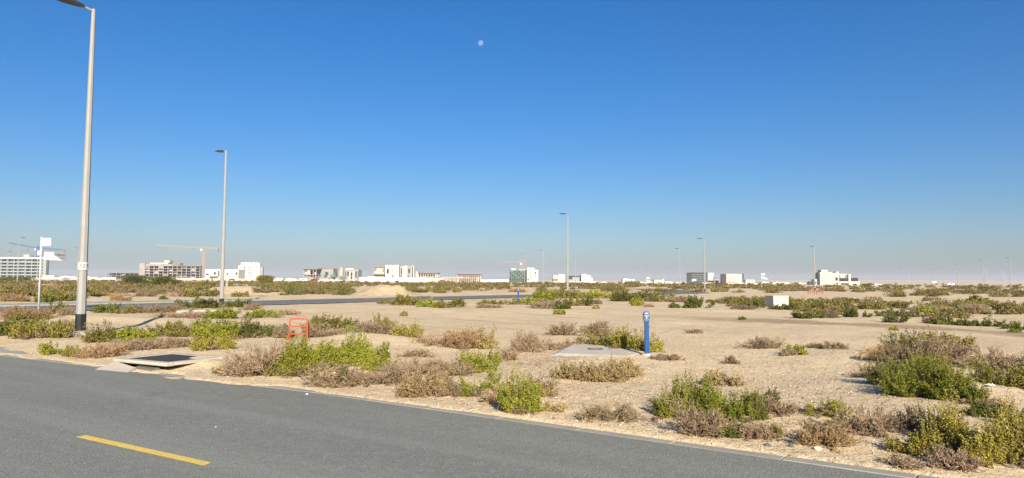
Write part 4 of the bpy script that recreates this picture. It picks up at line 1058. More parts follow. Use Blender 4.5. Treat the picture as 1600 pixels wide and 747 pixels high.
for x, lab in ((1268, 'left of two small orange barrier frames at the foot of the right lamp'), (1281, 'right of two small orange barrier frames at the foot of the right lamp')):
    p = gp(x, 459.5); r_ = thing('orange_barrier', lab, 'barrier', (p.x, p.y, H(p.x, p.y)), 0, 'orange barrier frames')
    tube_path('hoop', [(-.4, 0, 0), (-.44, 0, .32), (-.3, 0, .5), (.3, 0, .5), (.44, 0, .32), (.4, 0, 0)], .05, M['orange_plastic'], r_)
    tube_path('rail', [(-.43, 0, .28), (.43, 0, .28)], .045, M['orange_plastic'], r_)

# ------------------------------------------------------------------ grated inlet at the road edge
def inlet():
    a = [gp(178, 560, .16), gp(270, 550.5, .16), gp(350, 557, .16), gp(262, 567.5, .16)]
    c_ = (a[0] + a[1] + a[2] + a[3]) / 4; ex = ((a[3] - a[0]) + (a[2] - a[1])) / 2; ey = ((a[1] - a[0]) + (a[2] - a[3])) / 2
    rz = math.atan2(ex.y, ex.x); wx = ex.length; wy = ey.length
    r = thing('drain_inlet', 'raised concrete road drain inlet with dark grating and broken front', 'drain', (c_.x, c_.y, 0), rz)
    t = 0.06; zt = .16; fr = .13
    import bmesh
    # frame of four beams, front one chipped
    for nm, cx, cy, sx, sy in (('frame_beam', 0, -wy / 2 + fr / 2, wx, fr), ('frame_beam', 0, wy / 2 - fr / 2, wx, fr), ('frame_beam', -wx / 2 + fr / 2, 0, fr, wy - 2 * fr - .006), ('frame_beam', wx / 2 - fr / 2, 0, fr, wy - 2 * fr - .006)):
        me = bevel_box(nm, (sx, sy, t), .012); o = obj(nm, me, M['concrete'], r, (cx, cy, zt - t / 2))
        rg = random.Random(int(cx * 100 + cy * 10))
        for v in me.vertices: v.co.x += rg.uniform(-.008, .008); v.co.y += rg.uniform(-.008, .008); v.co.z += rg.uniform(-.004, .004)
    n_ = 15; iw = wx - 2 * fr - .03; ih = wy - 2 * fr - .02
    gr = obj('grating', boxes_mesh('grating', [((0, 0, zt - .030), (iw, ih, .012))]), M['grate'], r)
    for i in range(n_): obj('grating_bar', boxes_mesh('grating_bar', [((-iw / 2 + iw * (i + .5) / n_, 0, zt - .016), (iw / n_ * .5, ih, .016))]), M['grate'], gr)
    # pit box below
    obj('pit_wall', boxes_mesh('pit_wall', [((.12, -wy / 2 + .36, -.03), (wx - .40, .08, .20)), ((0, wy / 2 - .12, -.03), (wx - .1, .08, .22)), ((wx / 2 - .36, 0.1, -.03), (.08, wy - .5, .22)), ((-wx / 2 + .12, 0, -.03), (.08, wy - .3, .22))]), M['pit'], r)
    obj('broken_corner', py_mesh('broken_corner', [(-.10, -wy / 2 - .02, -.06), (.42, -wy / 2 - .10, -.06), (.40, -wy / 2 - .07, .055), (-.06, -wy / 2 + .0, .065), (-.10, -wy / 2 + .1, -.06), (.42, -wy / 2 + .1, -.06), (.40, -wy / 2 + .1, .06), (-.06, -wy / 2 + .1, .07)],
        [(0, 1, 2, 3), (1, 5, 6, 2), (4, 0, 3, 7), (3, 2, 6, 7)]), M['pit'], r)
    # poured apron sloping to the road on the left front
    ap = [(-wx / 2 - .02, -wy / 2 - .34, -.01), (.12, -wy / 2 - .34, -.02), (.02, -wy / 2 - .08, .055), (-wx / 2 + .05, -wy / 2 + .01, .112), (-wx / 2 - .06, wy / 2 - .3, .11), (-wx / 2 - .38, wy / 2 - .5, .0)]
    bt = [(x, y, -.12) for x, y, z in ap]
    k = len(ap)
    obj('apron', py_mesh('apron', ap + bt, [(0, 1, 2, 3), (0, 3, 4, 5)] + [(i, i + k, (i + 1) % k + k, (i + 1) % k) for i in range(k)]), M['concrete'], r)
inlet()

# ------------------------------------------------------------------ slabs, cabinet, stones, litter
def slab(name, label, cat, px, z0, z1, mt, inset, hole=None):
    a = [gp(x, y, z1) for x, y in px]; c_ = sum(a, Vector()) / len(a); n_ = len(a)
    r = thing(name, label, cat, (c_.x, c_.y, H(c_.x, c_.y)))
    top = [(p.x - c_.x, p.y - c_.y, z1) for p in a]; bot = [(x * (1 + inset), y * (1 + inset), -0.07) for x, y, z in top]
    mid = [(x * (1 + inset * .06), y * (1 + inset * .06), z1 - .006) for x, y, z in top]
    V = top + mid + bot
    Fc = [tuple(range(n_))] + [(i + n_, (i + 1) % n_ + n_, (i + 1) % n_, i) for i in range(n_)] + [(i + 2 * n_, (i + 1) % n_ + 2 * n_, (i + 1) % n_ + n_, i + n_) for i in range(n_)]
    obj('slab', py_mesh('slab', V, Fc), mt, r)
    return r
s_ = slab('concrete_slab', 'flat pale concrete slab with dark hole before a green bush', 'slab', [(872, 555.5), (980, 560), (999, 555), (976, 542.5), (900, 539.5)], 0, .03, M['slab'], .34)
hp = gp(930, 545, H(s_.location.x, s_.location.y) + .035)
obj('manhole', lathe('manhole', [(.17, -.02), (.17, .006), (.14, .008), (.138, -.004)], 18), M['black'], s_, (hp.x - s_.location.x, hp.y - s_.location.y, .032))
slab('thin_slab', 'thin grey concrete slab lying on the gravel bank', 'slab', [(534, 525.5), (560, 528), (574, 526.5), (548, 523.5)], 0, .10, M['concrete'], .05)
slab('concrete_strip', 'pale concrete strip lying on sand before the second lamp post', 'slab', [(276, 487.2), (344, 485.6), (342, 484.0), (296, 485.2)], 0, .14, M['concrete'], .03)
def cabinet():
    g = gp(1219, 480.5); z = H(g.x, g.y)
    D = g.y; w1 = 0.86; 
    r = thing('utility_cabinet', 'pale concrete utility box with shaded left face in the scrub', 'cabinet', (g.x, D + .45, z), math.radians(10.3))
    h = at(1219, 463, D).z - z
    obj('body', bevel_box('body', (1.02, 0.86, h + .1), .02), M['concrete_w'], r, (0, 0, (h - .1) / 2))
    obj('lid', bevel_box('lid', (1.06, 0.90, .07), .015), M['concrete_w'], r, (0, 0, h))
    obj('door', bevel_box('door', (.7, .02, h * .7), .008), M['concrete_w'], r, (.05, -.432, h * .45))
cabinet()
def stone(label, x, y, s, mt='stone', zoff=0.0, seed=0, name='stone', cat='stone', group='loose stones'):
    rg = np.random.default_rng(seed + 500); import bmesh
    bm = bmesh.new(); bmesh.ops.create_icosphere(bm, subdivisions=2, radius=1.0)
    k = rg.normal(0, 1, (5, 3))
    for v in bm.verts:
        f = 1 + sum(0.13 * math.sin(2.2 * v.co.dot(Vector(q)) + i) for i, q in enumerate(k)); v.co = Vector((v.co.x * s * f * 1.25, v.co.y * s * f, v.co.z * s * f * .72))
    me = bpy.data.meshes.new('stone'); bm.to_mesh(me); bm.free()
    g = gp(x, y); o = obj(name, me, M[mt], None, (g.x, g.y, H(g.x, g.y) + s * .25 + zoff), (0, 0, rg.uniform(0, 6))); tag(o, label, cat, group)
stone('pale rounded stone by the kerb left of the pinkish dry bush', 1277, 706, .032, seed=1)
stone('small pale stone lying on the concrete slab edge', 932, 541, .055, seed=2, zoff=.05)
stone('pale stone on the gravel bank crest', 634, 531, .06, seed=3)
stone('pale stone in the sand below the round green shrub', 558, 597, .05, seed=4)
stone('dark stone on the sand near the kerb right of centre', 1200, 700, .025, 'pit', seed=5)
stone('dark stone beside the kerb under the wide green bush', 1236, 702, .022, 'pit', seed=6)
stone('white chip lying on the asphalt below the dry bush', 480, 616, .022, 'litter', .012, 7, 'white_chip', 'chip')
stone('white speck of grit on the asphalt right of the yellow dash', 337, 667, .014, 'litter', .01, 8, 'white_chip', 'chip')
stone('pinkish stone lying left of the round dark bush by the sign', 92, 494, .10, seed=9)
stone('pale stone lying beside the right scrub belt', 1429, 486, .28, seed=10)
stone('pale stone between the dry tufts on gravel bank', 605, 557, .045, seed=11)
def scrap(label, x, y, w, seed, zo=0.0):
    rg = np.random.default_rng(seed); n_ = 9; V = []
    for i in range(n_):
        for j in range(6): V.append((w * (i / (n_ - 1) - .5) + rg.normal(0, w * .03), w * .6 * (j / 5 - .5) + rg.normal(0, w * .03), abs(rg.normal(.12, .12)) * w))
    me = py_mesh('scrap', V, [(i * 6 + j, (i + 1) * 6 + j, (i + 1) * 6 + j + 1, i * 6 + j + 1) for i in range(n_ - 1) for j in range(5)])
    g = gp(x, y); o = obj('plastic_scrap', me, M['litter'], None, (g.x, g.y, H(g.x, g.y) + .01 + zo), (0, 0, .3)); tag(o, label, 'litter', 'plastic litter')
scrap('crumpled white plastic scrap on the sand right of the large green shrub', 1547, 618, .12, 1)
scrap('white plastic scrap caught in front of the large green shrub', 1470, 630, .10, 2, .16)

# ------------------------------------------------------------------ sand heap
def heap():
    g = gp(597, 466.5); D = 66.0
    cx = at(597, 460, D).x
    n_ = 60; xs = np.linspace(-4.2, 4.6, n_); ys = np.linspace(-2.6, 2.8, 40)
    X, Y = np.meshgrid(xs, ys, indexing='ij')
    z = 1.12 * np.maximum(0, 1 - np.hypot((X + .45) / 3.0, Y / 2.7)) + .92 * np.maximum(0, 1 - np.hypot((X - 1.55) / 2.3, (Y - .2) / 2.0)) * .9
    z = .74 * z * (1 + .55 * fbm(X * 1.1, Y * 1.1, 88)) + .10 * fbm(X * 2.6, Y * 2.6, 90) * sstep(0, .3, z) + .05 * fbm(X * 4, Y * 4, 89) * (z > .02) - .06
    V = np.stack([X, Y, z], -1).reshape(-1, 3)
    i, j = np.meshgrid(np.arange(n_ - 1), np.arange(39), indexing='ij')
    Q = np.stack([i * 40 + j, (i + 1) * 40 + j, (i + 1) * 40 + j + 1, i * 40 + j + 1], -1).reshape(-1, 4)
    me = np_mesh('sand_heap', V, Q); me.polygons.foreach_set('use_smooth', np.ones(len(Q), bool))
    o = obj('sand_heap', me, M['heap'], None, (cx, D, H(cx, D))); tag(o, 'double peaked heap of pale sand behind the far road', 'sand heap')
heap()

# ------------------------------------------------------------------ trees on the plain
def tree(label, x, yb, w, h, kind, seed, group=None, D=None, sparse=1.0):
    g = gp(x, yb) if D is None else at(x, 440, D)
    rng = np.random.default_rng(seed); wm = w * g.y / F; hm = h * g.y / F
    r = thing('desert_tree', label, 'tree', (g.x, g.y, H(g.x, g.y)), 0, group)
    n_ = 26
    az = rng.random(n_) * 6.283; rad = rng.random(n_) ** .6 * wm * .42
    tips = np.stack([np.cos(az) * rad, np.sin(az) * rad * .8, hm * rng.uniform(.45, .92, n_)], 1)
    b0 = np.zeros((n_, 3)); b0[:, :2] = rng.normal(0, .08, (n_, 2)); fork = np.array([[0, 0, hm * .22]]) + rng.normal(0, .08, (n_, 3))
    tr = join([tubes(b0[:4] - np.array([0, 0, .1]), fork[:4], .10, .07, 6), tubes(fork, tips, .05, .015, 4)])
    obj('trunk', np_mesh('trunk', *tr), M['stem'], r)
    m_ = int(2600 * sparse); I = rng.integers(0, n_, m_)
    C = tips[I] + rng.normal(0, 1, (m_, 3)) * np.array([[wm * .10, wm * .09, hm * .11]]); C[:, 2] = np.clip(C[:, 2], hm * .06, hm * 1.02)
    L = max(.10, g.y * .0016)
    obj('crown', np_mesh('crown', *leaves(C, rng.normal(0, 1, C.shape), L * 1.2, L * .6, rng)), M['leaf_' + kind], r)
tree('spreading dark green desert tree left of the five floor shell', 212, 450, 46, 19, 'D', 1)
tree('spreading dark green desert tree before the five floor shell', 257, 451.5, 44, 18, 'D', 2)
tree('rounded grey green tree right of the white stepped block', 414, 446, 26, 15, 'O', 3)
tree('dark tree at the foot of the second lamp from the right edge', 1538, 456, 14, 7.5, 'D', 4)
tree('low dark tree right of the large cream villa', 1353, 450, 14, 6, 'D', 5)
tree('small dark tree left of the glass block', 987, 446, 20, 6, 'O', 6)
tree('dark hedge tree under the grey apartment block', 18, 441, 60, 8, 'D', 7)

# ------------------------------------------------------------------ far parked vehicles
def car(label, x, yb, mt, D, rz, van=False):
    p = at(x, 440, D); r = thing('parked_car', label, 'car', (p.x, D, H(p.x, D)), rz, 'vehicles parked far off')
    prof = [(-2.2, .35), (-2.25, .8), (-2.1, 1.0), (-1.5, 1.05), (-.9, 1.62), (1.2, 1.66), (1.95, 1.0), (2.2, .95), (2.25, .4)] if not van else [(-2.4, .35), (-2.45, .9), (-2.1, 1.2), (-1.6, 1.95), (2.4, 2.0), (2.45, .4)]
    n_ = len(prof); V = [(a, -.88, z) for a, z in prof] + [(a, .88, z) for a, z in prof]
    obj('body', py_mesh('body', V, [tuple(range(n_)), tuple(range(2 * n_ - 1, n_ - 1, -1))] + [(i, i + n_, (i + 1) % n_ + n_, (i + 1) % n_) for i in range(n_)]), M[mt], r)
    for s in (-1, 1):
        obj('side_window', boxes_mesh('side_window', [((.2, s * .885, 1.32), (1.9, .02, .42))]), M['glass'], r)
        for a in (-1.4, 1.4): obj('wheel', lathe('wheel', [(.33, -.1), (.33, .1)], 12), M['tyre'], r, (a, s * .84, .33), (math.pi / 2, 0, 0))
car('dark red car parked right of the unfinished single storey frame', 690, 441, 'red_car', 420, .1)
car('dark red car parked before the two floor villa shell', 490, 442, 'red_car', 400, 0)
car('white van parked left of the dark red car by the villa shell', 474, 442, 'white_car', 400, .05, True)
car('dark car parked below the long low white villa', 362, 438, 'dark_car', 520, .3)
car('white car parked below the long low white villa', 355, 438, 'white_car', 520, .2)
car('dark car parked beside the glass block', 1086, 446, 'dark_car', 410, .1)
car('dark van parked left of the large cream villa', 1268, 447, 'dark_car', 395, .0, True)
car('white car parked among the lamp posts at right', 1484, 449, 'white_car', 400, .1)

# ------------------------------------------------------------------ day moon
def moon():
    m, nt, b_ = mat_new('day_moon')
    o_ = nt.nodes.new('ShaderNodeTexCoord').outputs['Object']
    df = nt.nodes.new('ShaderNodeBsdfDiffuse'); lk(nt, mixc(nt, ramp(nt, noise(nt, o_, 0.09, 3), .42, .62), (.34, .38, .46), (.62, .66, .74)), df.inputs['Color'])
    tp = nt.nodes.new('ShaderNodeBsdfTransparent'); mx = nt.nodes.new('ShaderNodeMixShader'); mx.inputs[0].default_value = .16
    lk(nt, tp.outputs[0], mx.inputs[1]); lk(nt, df.outputs[0], mx.inputs[2]); lk(nt, mx.outputs[0], nt.nodes['Material Output'].inputs['Surface'])
    p = at(751, 67.5, 4000.0)
    me = lathe('moon', [(17 * math.sin(math.pi * (i + .02) / 12.04), -17 * math.cos(math.pi * (i + .02) / 12.04)) for i in range(13)], 24)
    o = obj('moon', me, m, None, p); tag(o, 'pale daytime moon high in the blue sky', 'moon')
moon()

P = plant
# --- around the nearest lamp post, left
P('D', 28, 529, 66, 33, 'dark green shrub at the left picture edge by the sand bank', 0.5)
P('O', 64, 533, 66, 28, 'olive shrub left of the nearest lamp post plinth', 0.8)
P('B', 42, 507, 62, 22, 'rust brown dry bush in front of the white street sign pole')
P('D', 84, 492, 34, 19, 'round dark green bush just right of the street sign pole', 0.3)
P('R', 108, 497, 30, 15, 'small dry bush behind and left of the nearest lamp post')
P('G', 88, 556, 40, 20, 'low bright green shrub at the road edge left of the lamp plinth')
P('O', 122, 559, 36, 17, 'small olive shrub in front of the lamp plinth', 0.7)
P('O', 178, 540, 70, 30, 'olive green shrub right beside the black lamp post base', 0.7)
P('G', 214, 541, 44, 26, 'green shrub second to the right of the black lamp post base', 0.3)
P('B', 157, 562, 58, 24, 'straw brown bush at the road edge left of the grated inlet')
P('R', 222, 552, 92, 20, 'long grey dry brush right behind the left rim of the grated inlet')
P('O', 252, 530, 48, 24, 'olive bush behind the grated inlet at its left side', 0.7)
P('R', 98, 524, 34, 24, 'thin dry twigs just left of the nearest lamp post')
P('O', 292, 531, 52, 30, 'tall olive tufted bush behind the middle of the grated inlet', 0.9)
P('G', 336, 537, 54, 33, 'bright green bush behind the right end of the grated inlet', 0.3)
P('D', 372, 534, 58, 33, 'dark green bush between grated inlet and orange frame', 0.5)
P('D', 408, 532, 50, 20, 'low dark green bush left of the orange frame')
P('Y', 334, 555, 54, 22, 'yellow olive shrub touching the right rim of the grated inlet', 0.6)
P('R', 282, 549, 56, 16, 'low dry brush behind the back rim of the grated inlet')
P('R', 286, 502, 72, 10, 'flat dry brush on the sand beyond the grated inlet')
P('G', 347, 502, 42, 18, 'small green dome shrub in front of the second lamp post')
P('G', 412, 500, 46, 14, 'low green shrub on sand right of the second lamp post', 0.3)
P('D', 166, 490, 30, 15, 'dark green tuft left end of the hedge by the far road')
P('O', 198, 490, 40, 14, 'olive brush in the hedge by the far road', 0.8)
P('R', 244, 489, 62, 14, 'dry brown brush at right end of the hedge by the far road')
P('D', 308, 484, 52, 17, 'dark green dome bush left of the second lamp post base', 0.2)
P('R', 338, 483, 20, 10, 'little dry tuft touching the second lamp post base')
P('D', 372, 482, 34, 13, 'dark green bush just right of the second lamp post base', 0.2)
P('R', 393, 488, 22, 12, 'small round dry bush right of the second lamp post')
P('R', 452, 495, 28, 9, 'small flat dry bush on sand above the orange frame')
# --- big bright cluster
P('R', 404, 594, 96, 58, 'big grey pink dry bush at the road edge left of the largest green shrub')
P('R', 352, 586, 34, 16, 'dry tuft at the road edge right of the grated inlet')
P('O', 347, 587, 24, 10, 'tiny olive sprout at the road edge right of the grated inlet')
P('D', 437, 592, 34, 40, 'dark green bush at left foot of the largest green shrub')
P('G', 482, 593, 78, 58, 'largest bright green shrub, left half, below the orange frame', 0.4)
P('G', 520, 574, 92, 44, 'largest bright green shrub, middle mass below the orange frame')
P('G', 556, 577, 54, 42, 'bright green shrub at right end of the largest green mass', 0.2)
P('R', 508, 609, 60, 42, 'dry twigs hanging in front of the largest green shrub')
P('D', 534, 606, 30, 34, 'narrow green bush at the road edge under the largest green shrub', 0.6)
P('G', 592, 586, 46, 38, 'round bright green shrub right of the largest green mass', 0.3)
P('D', 598, 566, 18, 26, 'thin dark sprig standing above the round green shrub')
P('R', 588, 607, 86, 34, 'dry brush at the road edge below the round green shrub')
P('R', 444, 534, 30, 24, 'dry bush just left of the orange frame')
P('R', 508, 534, 62, 26, 'grey pink dry bush right behind the orange frame')
P('O', 516, 518, 68, 20, 'olive green bush on the sand behind the orange frame', 0.4)
P('G', 547, 525, 22, 11, 'tiny green tuft beside the thin grey slab')
P('R', 584, 532, 58, 26, 'grey dry bush behind the thin grey slab')
P('G', 600, 520, 30, 24, 'upright green tuft growing out of the grey dry bush')
P('Y', 636, 533, 42, 22, 'yellow green bush right of the grey dry bush', 0.5)
P('B', 700, 549, 82, 30, 'wide brown dry bush left of the rounded straw bush')
P('M', 748, 547, 46, 34, 'rounded straw coloured bush in the middle of the sand')
P('R', 652, 564, 42, 13, 'low dry tuft on the gravel bank')
P('R', 670, 592, 108, 28, 'long grey dry brush between green shrubs near the road')
P('M', 662, 624, 62, 40, 'straw tufted bush at the road edge left of centre', 0.9)
P('R', 708, 623, 32, 34, 'dry twigs at the road edge right of the straw tufted bush')
P('R', 706, 590, 56, 26, 'dark dry bush left of the bright green paired shrubs')
P('G', 748, 584, 58, 38, 'bright green shrub, upper of the pair left of centre')
P('G', 750, 622, 58, 42, 'green shrub, lower of the pair left of centre', 0.5)
P('R', 774, 634, 40, 38, 'dry brown twigs between the two lower green shrubs')
P('G', 812, 650, 58, 64, 'tall bright green shrub hanging over the kerb at centre', 0.2)
P('R', 842, 622, 54, 38, 'dry twigs right behind the tall kerbside green shrub')
P('Y', 852, 623, 26, 24, 'small yellow sprig right of the tall kerbside green shrub')
P('M', 866, 647, 32, 15, 'small brownish mat plant on sand right of the kerbside shrub')
# --- around the concrete slab and blue post
P('R', 790, 564, 34, 22, 'low dry bush left of the twiggy bush at centre')
P('R', 826, 552, 48, 36, 'twiggy leafless bush left of the flat concrete slab')
P('R', 862, 548, 36, 18, 'low dry brush between twiggy bush and concrete slab')
P('R', 877, 527, 40, 22, 'reddish dry bush on open sand behind the concrete slab')
P('R', 904, 544, 48, 24, 'dry bush at back left corner of the concrete slab')
P('R', 930, 530, 40, 26, 'sparse bare twigs behind the concrete slab')
P('O', 945, 546, 44, 30, 'olive green bush behind the middle of the concrete slab', 0.3)
P('Y', 984, 552, 50, 38, 'yellow green upright bush behind the slab left of the blue post', 0.3)
P('Y', 1022, 556, 24, 28, 'yellow green bush peeking out right of the blue post', 0.3)
P('M', 900, 596, 62, 26, 'brown olive mat shrub before the slab, left part')
P('M', 944, 599, 74, 34, 'brown olive mat shrub before the slab, middle part')
P('M', 976, 592, 46, 30, 'brown olive mat shrub before the slab, right part')
P('R', 950, 663, 84, 30, 'low dry twig bush near the kerb at centre right')
P('R', 1040, 566, 40, 10, 'flat dry twigs on gravel right of the blue post')
# --- green bush by the road right of centre
P('G', 1052, 658, 54, 50, 'bright green bush near the kerb, left flank of the wide bush', 0.1)
P('G', 1082, 654, 56, 62, 'bright green bush near the kerb, tallest top of the wide bush', 0.2)
P('G', 1128, 664, 76, 54, 'bright green bush near the kerb, broad middle of the wide bush', 0.3)
P('D', 1168, 664, 50, 46, 'darker green bush near the kerb, right flank of the wide bush', 0.3)
P('R', 1092, 688, 66, 56, 'pale dry twigs in front of the wide green kerb bush')
P('D', 1138, 688, 34, 32, 'small dark green bush at the foot of the wide kerb bush')
P('R', 1168, 691, 62, 38, 'dry twigs right foot of the wide green kerb bush')
P('O', 1203, 689, 32, 22, 'small olive tuft right of the wide green kerb bush', 0.5)
P('D', 1196, 646, 34, 22, 'green tuft behind the right end of the wide kerb bush')
P('R', 1212, 660, 56, 28, 'dry brown bush right of the wide green kerb bush')
P('M', 1130, 609, 52, 24, 'small brown bush on gravel behind the wide green bush', 0.9)
P('R', 1143, 570, 22, 14, 'tiny dark dry bush on open gravel')
P('R', 1188, 549, 56, 20, 'spreading dry bush on open sand right of the blue post')
P('G', 1242, 560, 30, 17, 'small lone lime green sprout on open sand')
P('R', 1232, 561, 22, 14, 'grey dry twigs at foot of the lone lime sprout')
P('R', 1272, 549, 26, 9, 'flat dry tuft on open sand at right')
P('R', 1306, 552, 30, 14, 'small straw dry tuft on open sand at right')
P('G', 1296, 664, 56, 26, 'thin green grass like shrub behind the pinkish dry bush', 0.9)
P('B', 1288, 706, 76, 46, 'pinkish brown dry bush with long shadow near the kerb at right')
P('R', 1356, 690, 84, 44, 'grey brown dry bush left of the yellow green shrubs at right', 0)
P('R', 1402, 684, 60, 40, 'dark dry bush under the large bright green shrub at right')
# --- right cluster
P('T', 1372, 571, 54, 36, 'straw coloured drooping grass tussock at right')
P('R', 1424, 577, 74, 46, 'tall grey dry bush right of the straw tussock')
P('O', 1412, 566, 52, 40, 'olive topped bush behind the grey dry bush', 0.8)
P('R', 1478, 577, 72, 42, 'grey dry bush at right, middle of the dry hedge')
P('O', 1482, 562, 60, 34, 'olive sprigs standing above the dry hedge at right', 0.9)
P('R', 1556, 588, 92, 38, 'grey dry bush at right end of the dry hedge')
P('O', 1574, 617, 74, 40, 'olive bush at the right picture edge under the dry hedge', 0.6)
P('R', 1366, 597, 48, 26, 'dry twigs left of the large bright green shrub at right')
P('D', 1396, 616, 62, 42, 'left flank of the large bright green shrub at right, shade coloured into its leaves')  # darker leaf colour stands in for shade on this flank of the shrub
P('G', 1440, 634, 92, 66, 'large bright green shrub at right, broad middle', 0.1)
P('G', 1492, 640, 74, 66, 'large bright green shrub at right, right flank', 0.2)
P('G', 1432, 604, 84, 38, 'large bright green shrub at right, upper back part')
P('Y', 1430, 716, 66, 52, 'small yellow green shrub by the kerb at lower right', 0.5)
P('O', 1468, 694, 54, 50, 'olive shrub between green and yellow shrubs at lower right', 0.8)
P('Y', 1516, 716, 80, 76, 'tall yellow olive shrub at lower right, left part', 0.4)
P('Y', 1568, 738, 84, 84, 'tall yellow olive shrub at lower right, right part', 0.5)
P('Y', 1630, 740, 80, 86, 'tall yellow olive shrub at lower right, cut by the picture edge', 0.5)
P('D', 1542, 668, 50, 30, 'dark green bush behind the yellow olive shrubs at lower right')
P('D', 1594, 684, 50, 34, 'dark green bush at the right edge above the yellow shrubs')
P('R', 1490, 740, 62, 34, 'tangled dry twigs at the kerb below the yellow olive shrubs')
P('R', 1412, 737, 44, 24, 'dead grey twigs at the kerb in the lower right')
P('R', 1556, 650, 40, 18, 'dry twigs on sand beside the white plastic scrap')

# --- mid distance, hand placed
MIDS = [
 ('O', 604, 476, 24, 7), ('O', 636, 480, 42, 17), ('G', 672, 482, 34, 13), ('O', 706, 483, 36, 15), ('O', 686, 483, 16, 10),
 ('O', 767, 478, 34, 7), ('R', 764, 485, 32, 6), ('O', 806, 478, 30, 10), ('G', 828, 479, 22, 12),
 ('G', 852, 476, 34, 20), ('R', 858, 485, 50, 14), ('D', 880, 487, 22, 16), ('G', 874, 493, 16, 8), ('O', 896, 480, 26, 16),
 ('D', 916, 480, 20, 16), ('R', 934, 478, 12, 8), ('G', 852, 467, 26, 12), ('O', 884, 469, 44, 14), ('G', 916, 468, 30, 12), ('Y', 936, 468, 40, 14),
 ('O', 968, 473, 24, 18), ('D', 978, 474, 32, 18), ('G', 995, 480, 18, 12), ('O', 1006, 473, 40, 17), ('O', 1032, 473, 36, 15),
 ('R', 1012, 473, 26, 10), ('R', 1058, 475, 34, 11), ('D', 1092, 484, 38, 19), ('D', 1054, 484, 13, 8), ('D', 1078, 484, 18, 8), ('O', 1117, 475, 22, 7),
 ('R', 1014, 483, 14, 6), ('O', 1146, 477, 32, 10), ('D', 1178, 483, 30, 16), ('O', 1196, 479, 26, 12), ('R', 1162, 486, 30, 8),
 ('D', 1222, 486, 34, 9), ('O', 1244, 480, 24, 13), ('D', 1240, 486, 16, 9),
 ('D', 1254, 502, 26, 14), ('D', 1274, 501, 26, 13), ('R', 1292, 499, 30, 14), ('D', 1340, 498, 34, 18), ('O', 1280, 484, 36, 12), ('O', 1316, 484, 34, 12),
 ('D', 1386, 496, 30, 14), ('D', 1400, 508, 32, 17), ('G', 1442, 491, 26, 12), ('R', 1420, 497, 22, 14), ('D', 1480, 510, 34, 15), ('B', 1456, 508, 22, 12),
 ('D', 1509, 511, 22, 11), ('D', 1546, 512, 34, 15), ('D', 1585, 516, 28, 13), ('G', 1396, 521, 11, 6), ('G', 1586, 522, 13, 6), ('D', 1160, 502, 9, 5),
 ('O', 1570, 487, 30, 16), ('O', 1526, 472, 24, 11), ('O', 1490, 488, 36, 18), ('R', 1516, 492, 44, 16), ('O', 1362, 486, 36, 12), ('O', 1410, 484, 40, 12),
 ('R', 1450, 488, 40, 12), ('O', 1598, 492, 30, 10), ('D', 1335, 475, 14, 7), ('O', 1532, 478, 30, 8),
 ('B', 182, 472, 18, 13), ('B', 196, 472, 14, 6), ('O', 375, 467, 22, 8), ('D', 255, 470, 10, 6), ('D', 145, 467, 20, 7),
 ('B', 22, 473, 36, 12), ('D', 70, 474, 24, 14), ('O', 96, 472, 40, 16), ('R', 116, 470, 28, 12),
 ('R', 576, 470, 12, 3), ('B', 808, 459, 22, 7), ('M', 931, 487, 9, 6), ('R', 1085, 527, 22, 7), ('M', 631, 495, 10, 8),
]
WORDS = {'G': 'bright green', 'D': 'dark green', 'O': 'olive', 'Y': 'yellow green', 'R': 'dry grey brown', 'B': 'rust brown dry', 'M': 'straw coloured'}
def where(x, y):
    if x < 260: return 'beyond the far road at left'
    if x < 480: return 'by the mounds behind the second lamp post'
    if x < 730: return 'before the far road left of centre'
    if x < 945: return 'around the foot of the centre lamp post'
    if x < 1130: return 'in the scrub belt behind the blue post'
    if x < 1260: return 'around the pale utility cabinet'
    if y > 494: return 'along the brown track at right'
    return 'in the belt right of the cabinet'
from collections import Counter
cnt = Counter((k, where(x, y)) for k, x, y, w, h in MIDS)
seen = Counter()
ORD = ['', 'first', 'second', 'third', 'fourth', 'fifth', 'sixth', 'seventh', 'eighth', 'ninth', 'tenth']
for k, x, y, w, h in sorted(MIDS, key=lambda q: q[1]):
    key = (k, where(x, y)); seen[key] += 1
    lab = '%s shrub %s' % (WORDS[k], where(x, y))
    if cnt[key] > 1: lab = '%s from left: %s' % (ORD[seen[key]], lab)
    P(k, x, y, w, h, lab, 0.4 if k in 'OG' else 0.0, 'shrubs on the middle of the plain', near=False)

# --- scrub belts beyond the far road: individuals sharing a few meshes, then one far mass
def belt_variants(kind, n, seed):
    out = []
    for i in range(n):
        rng = np.random.default_rng(seed + i)
        lv, st = gen_green(rng, 1.7, 1.2, 0.75, 0.10, 3.4, 900)
        dr = gen_dry(rng, 1.7, 1.2, 0.55, 0.06, 10, 60)
        if kind == 'R':
            V, Q = gen_dry(rng, 1.7, 1.2, 0.6, 0.07, 26, 260)
            me = np_mesh('belt_dry_shrub', V, Q); me.materials.append(M['dry_B' if i == 0 else 'dry_R'])
        else:
            V, Q = join([lv, dr]); me = np_mesh('belt_shrub', V, Q)
            me.materials.append(M['leaf_' + kind]); me.materials.append(M['dry_R'])
            mi = np.zeros(len(Q), np.int32); mi[len(lv[1]):] = 1
            me.polygons.foreach_set('material_index', mi)
        out.append(me)
    return out
BV = {'F': belt_variants('F', 4, 900), 'O': belt_variants('O', 3, 920), 'D': belt_variants('D', 2, 940), 'R': belt_variants('R', 3, 960)}
